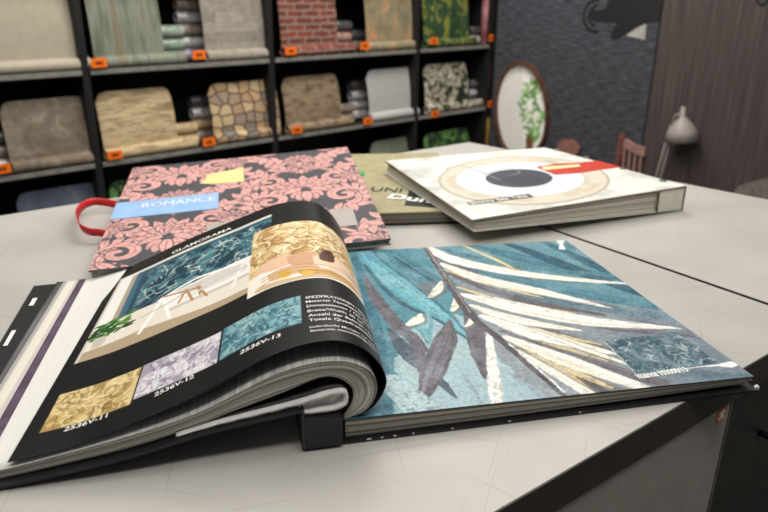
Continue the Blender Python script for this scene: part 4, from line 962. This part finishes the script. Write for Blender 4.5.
# golden bedroom picture
GX1 = 628
R_ect(345, 136, GX1, 428, (212, 184, 132)); mk = cv.polymask(N_(345, 136, GX1, 136, GX1, 330, 345, 330)); f1 = fbm(640, 700, 14, 24, 61, 4)
cv.mix(mk*(f1 > .53), (232, 210, 164)); cv.mix(mk*(f1 < .42), (186, 148, 92))
foliage(mk, 210, 348, 142, GX1-4, 320, 46, [(176, 136, 78), (240, 226, 192), (248, 240, 216), (196, 158, 98), (222, 196, 144), (150, 110, 60)], 31, .85, .0020)
cv.poly(N_(345, 360, 420, 340, 520, 345, GX1, 356, GX1, 428, 345, 428), (240, 232, 217))
for pts, c in ((N_(356, 345, 380, 312, 430, 310, 446, 340, 400, 362), (226, 188, 158)), (N_(420, 318, 462, 308, 486, 330, 476, 366, 430, 360), (208, 162, 128)), (N_(470, 330, 520, 316, 560, 340, 540, 372, 480, 372), (232, 204, 176)), (N_(384, 372, 440, 364, 480, 376, 470, 392, 396, 404), (214, 176, 136)),
               (N_(440, 392, 500, 388, 580, 398, 560, 418, 460, 412), (198, 154, 92)), (N_(408, 378, 428, 376, 426, 402, 408, 402), (216, 170, 62)), (N_(450, 394, 470, 394, 466, 414, 450, 412), (224, 180, 66)), (N_(500, 290, 516, 300, 512, 344, 486, 348, 484, 322), (92, 60, 42)), (N_(520, 350, 580, 344, 610, 372, 560, 384), (226, 186, 160)), (N_(366, 406, 440, 412, 520, 410, 520, 422, 372, 424), (202, 178, 142))): cv.poly(smoothpts(pts+[pts[0]])[:-1], c, .001)
for y0 in (0, 12, 26): cv.stroke(N_(372, 380+y0, 430, 362+y0, 500, 372+y0, 610, 352+y0), .0011, (170, 128, 88))
for x, y in ((500, 300), (496, 312), (508, 318), (490, 322)): cv.stroke(N_(x-10, y-14, x, y, x+12, y-12), .0012, (60, 40, 30))
# three colour swatches
def swatch(x0, y0, x1, y1, base, cols_, seed):
    m = R_ect(x0, y0, x1, y1, base); f = fbm(640, 700, 24, 30, seed, 4); cv.mix(m*(f > .55), cols_[0], .6); cv.mix(m*(f < .43), cols_[1], .6)
    foliage(m, 150, x0+8, y0+8, x1-8, y1-8, 20, cols_, seed, .8, .0012)
swatch(25, 494, 161, 588, (204, 176, 112), [(228, 208, 156), (146, 118, 70), (120, 96, 60), (236, 220, 176)], 201)
swatch(164, 492, 301, 580, (200, 196, 202), [(228, 225, 228), (140, 130, 154), (112, 104, 130), (236, 234, 236)], 231)
swatch(305, 488, 444, 578, (92, 142, 152), [(154, 190, 194), (50, 102, 118), (36, 84, 100), (186, 208, 206)], 261)
blackm = paintmat('glossy black page print', .42, .35, coat=.08)
pg = sheet('black_page', bsf, 460, 400, blackm, book, cv, (22, 22, 23), .0009); pg['label'] = 'curling black page with room pictures and three colour swatches'
sub = lambda *a, **k: None
def pletter(body, q0, q1, hgt, name='printed_caption', **k):
    o = letterpx(name, body, bsf, q0, q1, hgt, M['white_print'], book, **k); o.parent = pg; return o
pletter('2536V-11', (63.5, 432), (107, 417.5), .0082, bold=.015)
pletter('2536V-12', (154.5, 397), (194, 378), .0082, bold=.015)
pletter('2536V-13', (240, 355), (280.5, 337), .0082, bold=.015)
ga, gb = inv(171, 256.5)[0], inv(231.5, 229.8)[0]
o = letter('printed_title', 'GLAMORAMA', bsf, (ga, (640-51)/640*H), (gb, (640-51)/640*H), .0125, M['white_print'], book, bold=.015); o.parent = pg
p0 = np.array(inv(306.5, 300)); p1 = np.array(inv(362, 318))
sp = [('SPEZIFIKATIONEN / SPECIFICATIONS', .0085, .135), ('Material: Textiltapete auf Vlies', .008, .11), ('Dimensionen / Dimensions:', .008, .11), ('Breite/Width: 50 cm', .008, .075), ('Anzahl der Bahnen / Number', .008, .115), ('Totale Quadratmeter / Total', .008, .12)]
starts = [(305.5, 299.5), (306, 303.5), (306.8, 308), (307.6, 312.8), (308.4, 317.4), (309, 322), (309.8, 328.6), (310.4, 332.4)]
for (txt, hh, ln), st in zip(sp+[('Individuelle Mengen auf Anfrage', .0052, .10), ('Beispiele massstabsgerecht', .0052, .09)], starts):
    q = np.array(inv(*st)); o = letter('printed_line', txt, bsf, q, q+np.array((ln, -.0)), hh*.86, M['white_print'], book, off=.0006, bold=.004); o.parent = pg

# ================================================================== THE OTHER SAMPLE BOOKS
def Z(dz): return TZ+dz
def flatquad(c):                                # fourth corner brought onto the plane of corners 0, 1, 3
    n = np.cross(c[1]-c[0], c[3]-c[0]); r = c[2]-CAMP; return [c[0], c[1], CAMP+r*(np.dot(n, c[0]-CAMP)/np.dot(n, r)), c[3]]
# ---- olive book (under its neighbours)
o0 = atz(447, 211, Z(.031)); od = d2(8); on_ = d2(98)
OC = [o0-od*.195, o0+od*.10, o0+od*.10+on_*.59, o0-od*.195+on_*.59]
OC = [np.array((p[0], p[1], TZ)) for p in OC]
olive = Thing('olive_sample_book', 'olive green sample book lying under the pink damask book and white binder', 'book', OC[0], math.radians(8))
def inset(c, f): m_ = sum(c)/4; return [p+(m_-p)*f for p in c]
up = lambda c, dz: [np.array((p[0], p[1], p[2]+dz)) for p in c]
G().prism(up(OC, .0040), up(OC, .0005)).build('back_cover', M['black_board'], olive)
g = G(); cols = []
for k in range(7):
    c = inset(OC, .006+.006*rng.random()); z0 = .0043+k*.0033; g.prism(up(c, z0+.0030), up(c, z0)); cols += [lin([(128, 122, 112), (150, 142, 126), (98, 94, 90), (164, 156, 142)][k % 4])]*8
mesh('page_block', np.array(g.V), g.F, bpy.data.materials['page edges'], olive, cols=np.array(cols))
osf = bil(up(OC, .0312)); 
G().prism(up(OC, .0312), up(OC, .0276)).build('front_cover', plain('olive khaki cover', (158, 151, 118), .6, .3, var=.05), olive)
oz = Surf(lift(osf.fn, .0006), osf.A, osf.B)
K4 = lambda x, y: (340+x/4.66, 130+y/4.66)
def flat(name, sf, pxs, m, parent, th=.0006, off=0.0):
    P = [sf.fn(*sf.inv(*p)) for p in pxs]; up_ = np.array((0, 0, 1.0)); return G().prism([p+up_*(off+th) for p in P], [p+up_*off for p in P]).build(name, m, parent)
flat('black_patch', osf, [K4(325, 275), K4(300, 352), K4(560, 372), K4(470, 260)], M['black_print'], olive, .0004, .0003)
letterpx('printed_title', 'UNI', oz, K4(140, 284), K4(284, 292), .038, M['black_print'], olive, off=.0006, bold=.006)
letterpx('printed_title', 'Dune', oz, K4(218, 318), K4(480, 348), .040, M['white_print'], olive, off=.0012, bold=.03)
# green page marker peeping out
cgm = atz(363, 173, Z(.034)); G().box(cgm[0]-.008, cgm[0]+.004, cgm[1]-.02, cgm[1]+.02, Z(.0318), Z(.034)).build('green_marker', plain('green marker film', (40, 160, 80), .5), olive)

# ---- damask book: its right side rests on the olive book
DT = [atz(88.3, 270.5, Z(.030)), atz(391, 238.5, Z(.048)), atz(347, 147, Z(.085)), atz(133, 168, Z(.036))]
dbook = Thing('damask_sample_book', 'pink and grey damask patterned sample book with red ribbon handle', 'book', (DT[0][0], DT[0][1], TZ), math.radians(17))
DT = flatquad(DT)
dth = [.024, .0135, .020, .028]
DB = [p-np.array((0, 0, t)) for p, t in zip(DT, dth)]
dsf = bil(DT)
cv = Canvas(dsf, 640, 700, (80, 79, 84), 61); PINK = (222, 168, 162); GR = (80, 79, 84); DPK = (176, 122, 120)
SXm, SYm = .80, .98
def P2(o, x, y): return (o[0]+x*SXm*o[2], o[1]+y*SYm*o[3])
def petal(o, x, y, ang, ln, wd, bend=0, vein=True):
    """a leaf lobe from (x, y) along ang, outlined in the ground colour"""
    def outl(g_):
        pts = []
        for sgn in (1, -1):
            for k in range(9):
                t = k/8 if sgn == 1 else 1-k/8; w = wd/2*math.sin(PI*min(1, .12+.88*t)**.9)*(1 if t < 1 else 0)+g_; a = ang+bend*t
                cx, cy = x+ln*t*math.cos(ang+bend*t*.5), y+ln*t*math.sin(ang+bend*t*.5)
                pts.append(P2(o, cx-math.sin(a)*w*sgn, cy+math.cos(a)*w*sgn))
        return pts
    cv.poly(outl(.0035), GR); cv.poly(outl(0), PINK)
    if vein: cv.stroke([P2(o, x+ln*t*math.cos(ang+bend*t*.5), y+ln*t*math.sin(ang+bend*t*.5)) for t in (.15, .5, .85)], .0011, DPK)
def palmette(o, x, y, s, up=1):
    for n, r0, ln, wd, sp_ in ((9, .022, .058, .028, 1.72), (7, .012, .044, .026, 1.45), (5, .004, .030, .020, 1.15)):
        for k in range(n):
            f = (k-(n-1)/2)/((n-1)/2); a = up*PI/2-f*sp_*up; petal(o, x+math.cos(a)*r0*s, y+math.sin(a)*r0*s, a, ln*s*(1.12-.22*abs(f)), wd*s, -.35*f*up)
    for sg in (-1, 1): 
        for k in range(3): petal(o, x+sg*.012*s, y-up*(.010+.020*k)*s, up*(-.35-.35*k) if sg > 0 else PI-up*(-.35-.35*k), (.058-.010*k)*s, .022*s, -sg*up*.6)
    petal(o, x, y-up*.03*s, -up*PI/2, .07*s, .026*s)
def volute(o, x, y, s, sg, fl, r0=0.0):
    pts = []
    for k in range(22):
        t = r0+k/21*2.3*PI; r = (.060-.050*(k/21)**.75)*s; pts.append(P2(o, x+sg*r*math.cos(t), y+fl*r*math.sin(t)))
    cv.stroke(pts, [.0155*s, .014*s, .011*s, .010*s], GR); cv.stroke(pts, [.0115*s, .0105*s, .008*s, .008*s], PINK); cv.stroke(pts, [.0012]*4, DPK)
    for k in range(6):
        t = r0-.5+k*.42; cx, cy = x+sg*.058*s*math.cos(t), y+fl*.058*s*math.sin(t); a = math.atan2(fl*math.sin(t+.5), sg*math.cos(t+.5)); petal(o, cx, cy, a, .042*s, .021*s, sg*fl*.7)
PX, PY = .60, .475
for i in range(-2, 3):
    for j in range(-2, 3):
        for hx, hy in ((0, 0), (.5, .5)):
            X, Y = .431+(i+hx)*PX, .400+(j+hy)*PY
            if not (-.40 < X < dsf.A+.40 and -.35 < Y < dsf.B+.35): continue
            for sg in (-1, 1):
                o = (X, Y, sg, 1)
                # ogee frame of leaves
                fr_ = [(.010, -.215), (.075, -.195), (.150, -.130), (.178, -.040), (.170, .050), (.120, .120), (.060, .165)]
                cv.stroke([P2(o, *q) for q in fr_], [.004, .009, .011, .011, .010, .008, .004], PINK, .002)
                for k, (x, y) in enumerate(fr_[1:-1]):
                    dx, dy = fr_[k+2][0]-fr_[k][0], fr_[k+2][1]-fr_[k][1]; a = math.atan2(dy, dx)
                    petal(o, x, y, a-.9, .062, .028, .6); petal(o, x, y, a+.9, .046, .022, -.6)
                volute(o, .110, -.090, 1.05, 1, 1, .5); volute(o, .105, .080, .90, 1, -1, .8)
                for k in range(3): petal(o, .020+.02*k, .150+.012*k, .9-.35*k, .060, .024, .4)
                palm = (.0, -.175)
            o = (X, Y, 1, 1)
            palmette(o, 0, -.215, .74, 1); palmette(o, 0, .190, .68, 1); palmette(o, 0, 0, 1.22)
            for sg in (-1, 1):
                o = (X, Y, sg, 1)
                for (x, y, s_) in ((.215, .175, .60), (.215, -.175, .60)): palmette(o, x, y, s_, 1)
                for (x, y, a, l) in ((.125, .155, .4, .075), (.11, -.165, -.3, .075), (.235, .06, 1.9, .07), (.235, -.06, -1.9, .07), (.262, 0, 0, .06), (.05, .235, .9, .06), (.06, -.265, -.8, .06)):
                    petal(o, x, y, a, l, l*.46, .5); petal(o, x, y, a+.75, l*.8, l*.38, .5); petal(o, x, y, a-.75, l*.8, l*.38, -.5)
f = fbm(700, 640, 120, 120, 4, 3)-.5; cv.img = np.clip(cv.img*(1+.35*f[..., None]), 0, 255)
dco = inset(DT, .012)
G().prism([p-np.array((0, 0, .0042)) for p in dco], [p+np.array((0, 0, .0034)) for p in inset(DB, .012)]).build('page_block', plain('grey page edges', (132, 128, 120), .8, var=.25, scale=200), dbook)
G().prism([p+np.array((0, 0, .003)) for p in DB], DB).build('back_cover', plain('film covered board', (150, 148, 140), .4, var=.15), dbook)
G().prism([p-np.array((0, 0, .0004)) for p in DT], [p-np.array((0, 0, .004)) for p in DT]).build('front_cover', plain('grey cover board', (86, 84, 86), .6), dbook)
sheet('damask_paper', dsf, 330, 330, paintmat('damask print', .45, .4), dbook, cv)['label'] = 'pink damask pattern on charcoal'
T7 = lambda x, y: (70+x/4.267, 160+y/4.267)
T8 = lambda x, y: (180+x/5.69, 150+y/5.69)
T9 = lambda x, y: (230+x/4.453, 140+y/4.453)
tape = flat('blue_label', dsf, [T7(198, 186), T7(635, 140), T7(632, 208), T7(172, 256)], plain('pale blue tape', (150, 188, 232), .45, var=.04), dbook, .0008, .0004)
dz_ = Surf(lift(dsf.fn, .0012), dsf.A, dsf.B)
letterpx('printed_title', 'ROMANCE', dz_, T7(305, 205), T7(618, 172), .034, M['white_print'], dbook, off=.0006, bold=.0)
flat('yellow_label', dsf, [T8(150, 142), T8(362, 104), T8(362, 180), T8(190, 196), T8(112, 192), T8(150, 168)], plain('pale yellow tape', (240, 218, 150), .5, var=.06), dbook, .0008, .0004)
flat('grey_label', dsf, [T9(440, 312), T9(545, 305), T9(570, 380), T9(462, 390)], plain('grey tape', (172, 166, 160), .5, var=.04), dbook, .0008, .0004)
flat('grey_label', dsf, [T8(155, 425), T8(300, 405), T8(240, 470), T8(148, 480)], bpy.data.materials['grey tape'], dbook, .0008, .0004)
# red ribbon handle at the left edge
hz = .018
rp = [(118, 205), (106, 202.5), (94, 201.5), (84, 205), (78, 212), (77.5, 219), (81, 227), (89, 231.5), (99, 232.5), (107, 234)]
P = [atz(x, y, Z(hz+.010*math.sin(PI*i/9))) for i, (x, y) in enumerate(rp)]
Pc = smoothpts([tuple(p) for p in P]); V = []; F = []; n = len(Pc)
for i in range(n):
    p = np.array(Pc[i]); t = np.array(Pc[min(i+1, n-1)])-np.array(Pc[max(i-1, 0)]); t /= np.linalg.norm(t); s_ = np.cross(t, (0, 0, 1)); s_ /= np.linalg.norm(s_)
    zdir = np.array((0, 0, 1.0)); w_ = (zdir*.0085+s_*.0015)
    for a, b in ((1, 1), (1, -1), (-1, -1), (-1, 1)): V.append(p+w_*a+s_*.001*b)
for i in range(n-1):
    for k in range(4): F.append((i*4+k, i*4+(k+1) % 4, (i+1)*4+(k+1) % 4, (i+1)*4+k))
F += [(0, 1, 2, 3), tuple(range(4*n-4, 4*n))]
mesh('ribbon_handle', V, F, plain('red ribbon', (196, 22, 30), .5, var=.08), dbook, True)

# ---- white ring binder style sample book
BT = [atz(472, 220, Z(.055)), atz(686, 186, Z(.062)), atz(545, 147.5, Z(.066)), atz(386, 161, Z(.066))]
BT = flatquad(BT)
bl = [.027, .0605, .060, .028]
BB = [p-np.array((0, 0, q)) for p, q in zip(BT, bl)]
BB[0] = atz(474, 232, Z(.030)); BB[3] = atz(384, 173, Z(.0335)); 
wb = Thing('white_sample_binder', 'thick white sample binder with red band and dark oval on its cover', 'book', (*BT[0][:2], TZ), math.radians(27))
zv = np.array((0, 0, 1.0))
wbs = bil(BT); bbs = bil(BB); A1 = wbs.A; B1 = wbs.B
def bq(sf, a0, a1, b0, b1): return [sf.fn(a0*sf.A, b0*sf.B), sf.fn(a1*sf.A, b0*sf.B), sf.fn(a1*sf.A, b1*sf.B), sf.fn(a0*sf.A, b1*sf.B)]
def grid_slab(name, m, u0, u1, v0, v1, z0, z1, jit=0, cols=None):
    """layer between lower (0) and upper (1) cover surfaces"""
    f = lambda u, v, z: bbs.fn(np.array(u*bbs.A), np.array(v*bbs.B))*(1-z)+wbs.fn(np.array(u*A1), np.array(v*B1))*z
    t = [f(u0, v0, z1), f(u1, v0, z1), f(u1, v1, z1), f(u0, v1, z1)]; b_ = [f(u0, v0, z0), f(u1, v0, z0), f(u1, v1, z0), f(u0, v1, z0)]
    return t, b_
t, b_ = grid_slab('', None, 0, 1, 0, 1, 0, .06); G().prism(t, b_).build('back_cover', plain('soft white board', (206, 204, 196), .6, var=.04), wb)
g = G(); cols = []
for k in range(14):
    z0 = .075+k*.0575; t, b_ = grid_slab('', None, .006+.006*rng.random(), .855, .006+.008*rng.random(), .985, z0, z0+.050); g.prism(t, b_)
    cols += [lin([(226, 220, 206), (206, 199, 184), (234, 229, 216), (214, 208, 194), (180, 172, 158)][rng.integers(5)])]*8
mesh('page_block', np.array(g.V), g.F, bpy.data.materials['page edges'], wb, cols=np.array(cols))
t, b_ = grid_slab('', None, .862, 1, 0, 1, .065, .945); G().prism(t, b_).build('spine_block', plain('cream spine', (224, 220, 206), .6, var=.03), wb)
g = G()
for (u0, u1, z0, z1) in ((.856, .861, .0, .97), (.994, 1.001, 0, 1.0)):
    t, b_ = grid_slab('', None, u0, u1, -.004, 0.004, z0, z1); g.prism(t, b_)
g.build('spine_edge_line', plain('dusty brown edge', (104, 96, 78), .7), wb)
t, b_ = grid_slab('', None, -.004, 1, -.004, 1, .93, .992); G().prism(t, b_).build('front_cover', plain('cover board edge', (120, 108, 84), .7, var=.2), wb)
cv = Canvas(wbs, 520, 480, (222, 223, 217), 71)
f = fbm(480, 520, 9, 9, 3, 4); cv.img *= (1-.5*np.clip(f-.45, 0, 1))[..., None]
def ellpx(cx, cy, rx, ry, c, rx2=None, jit=0, al=1): cv.polypx([(cx+rx*math.cos(2*PI*k/36), cy+ry*math.sin(2*PI*k/36)) for k in range(36)], c, jit, al)
ellpx(524, 181, 86, 24.5, (176, 166, 144), jit=.004); ellpx(524, 180.6, 83.5, 23.4, (210, 203, 186), jit=.006)
mk = cv.polymask(wbs.invs([(524+78*math.cos(2*PI*k/36), 180+22*math.sin(2*PI*k/36)) for k in range(36)])); cv.mix(mk*(fbm(480, 520, 14, 14, 7, 3) > .52), (196, 186, 164), .7)
ellpx(520, 179.5, 66, 18.2, (190, 184, 172)); ellpx(520, 179.5, 64.5, 17.6, (224, 224, 226)); ellpx(519, 179.5, 57, 15.6, (216, 218, 226))
ellpx(519, 178.5, 33.5, 9.2, (60, 66, 78)); ellpx(523, 180, 20, 5, (52, 57, 68))
cv.strokepx([(447, 171), (449, 167.5), (462, 166), (480, 172), (500, 180)], .002, (150, 142, 130)); cv.strokepx([(484, 175), (505, 168), (520, 172), (508, 176)], .0015, (150, 150, 152))
cv.strokepx([(545, 160), (560, 165), (575, 170)], .0025, (120, 122, 126))
cv.strokepx([(418, 175), (428, 168.5), (442, 170), (445, 177), (432, 183), (440, 183), (447, 180)], .0013, (196, 190, 184))
cv.img = cv.img*1.0
wz = Surf(lambda a, b: wbs.fn(a, b)+zv*.0006, A1, B1)
sheet('cover_print', wz, 300, 280, paintmat('binder cover print', .45, .4), wb, cv)['label'] = 'cream cover print with grey ring and dark oval'
R6 = lambda x, y: (520+x/6.4, 140+y/6.4)
flat('red_band', wbs, [R6(105, 176), R6(230, 155), R6(360, 150), R6(500, 122), R6(650, 158), R6(500, 195), R6(380, 213), R6(225, 224)], plain('red orange tape', (188, 46, 18), .5, var=.06), wb, .0008, .0008)
wl2 = Surf(lambda a, b: wbs.fn(a, b)+zv*.0017, A1, B1)
flat('text_strip', wbs, [R6(140, 176), R6(380, 160), R6(386, 174), R6(150, 197)], plain('cream strip', (238, 214, 160), .5, var=.15, scale=200), wb, .0004, .0017)
flat('caption_strip', wbs, [(466.5, 202.5), (529, 194.2), (534, 197.5), (470.5, 205.5)], plain('dark strip', (84, 80, 68), .6, var=.1), wb, .0005, .0008)
letterpx('printed_caption', 'Jimmy bei Tina', wl2, (471, 204.6), (529, 196.9), .020, M['white_print'], wb, off=.0004, bold=.01)
for (px, py) in ((557.6, 149.2), (586.6, 158.2), (622.7, 169), (662.8, 181)):
    c = wbs.fn(*wbs.inv(px, py)); G().tube([c+zv*.0006, c+zv*.003, c+zv*.0042], [.0085, .0085, .006], 16).build('rivet', plain('brass grey rivet', (120, 112, 96), .35, .5, .7) if 'brass grey rivet' not in bpy.data.materials else bpy.data.materials['brass grey rivet'], wb, True)

# ================================================================== LIGHT, CAMERA
w = bpy.data.worlds.new('shop'); scn.world = w; w.use_nodes = True
w.node_tree.nodes['Background'].inputs[0].default_value = (.95, .97, 1.0, 1); w.node_tree.nodes['Background'].inputs[1].default_value = .10
def area(name, loc, tgt, sx, sy, e, col=(1, .96, .90)):
    l = bpy.data.lights.new(name, 'AREA'); l.shape = 'RECTANGLE'; l.size, l.size_y = sx, sy; l.energy = e; l.color = col
    o = bpy.data.objects.new(name, l); COL.objects.link(o); o.location = loc
    o.rotation_euler = (Vector(tgt)-Vector(loc)).to_track_quat('-Z', 'Y').to_euler()
area('ceiling_light', (.5, 2.2, 3.0), (.1, 1.2, .9), 1.2, 1.2, 15)
area('ceiling_light', (.2, 1.75, 3.1), (.2, 1.75, .9), 4.5, 3.2, 66)
area('ceiling_light', (-1.2, 1.2, 3.0), (-.4, 1.2, .9), .9, .9, 4)
area('front_fill', (.2, -.08, 3.0), (.0, .7, .9), 1.6, .35, 19)  # unseen fill added to brighten the page edges facing the camera
area('shelf_fill', tuple(S0+su*.6-sn*1.1+np.array((0, 0, 2.9))), tuple(S0+su*.9+np.array((0, 0, .8))), 2.6, .4, 46, (1, .93, .82))  # unseen strip added to brighten the rolls and samples
area('wall_fill', tuple(W0+wu*.6-wn*1.0+np.array((0, 0, 2.9))), tuple(W0+wu*.6+np.array((0, 0, 1.0))), 1.2, .4, 36)  # unseen fill added to brighten the mirror picture and the panels
cd = bpy.data.cameras.new('camera'); cam = bpy.data.objects.new('camera', cd); COL.objects.link(cam); scn.camera = cam
cd.sensor_width = 36; cd.lens = FPX/768*36; cd.clip_start = .02
cam.matrix_world = Matrix.Translation((0, 0, CZ)) @ Matrix.Rotation(PI/2-PITCH, 4, 'X') @ Matrix.Rotation(ROLL, 4, 'Z')
cd.dof.use_dof = True; cd.dof.focus_distance = .97; cd.dof.aperture_fstop = 5.0
scn.view_settings.view_transform = 'Standard'; scn.view_settings.look = 'None'
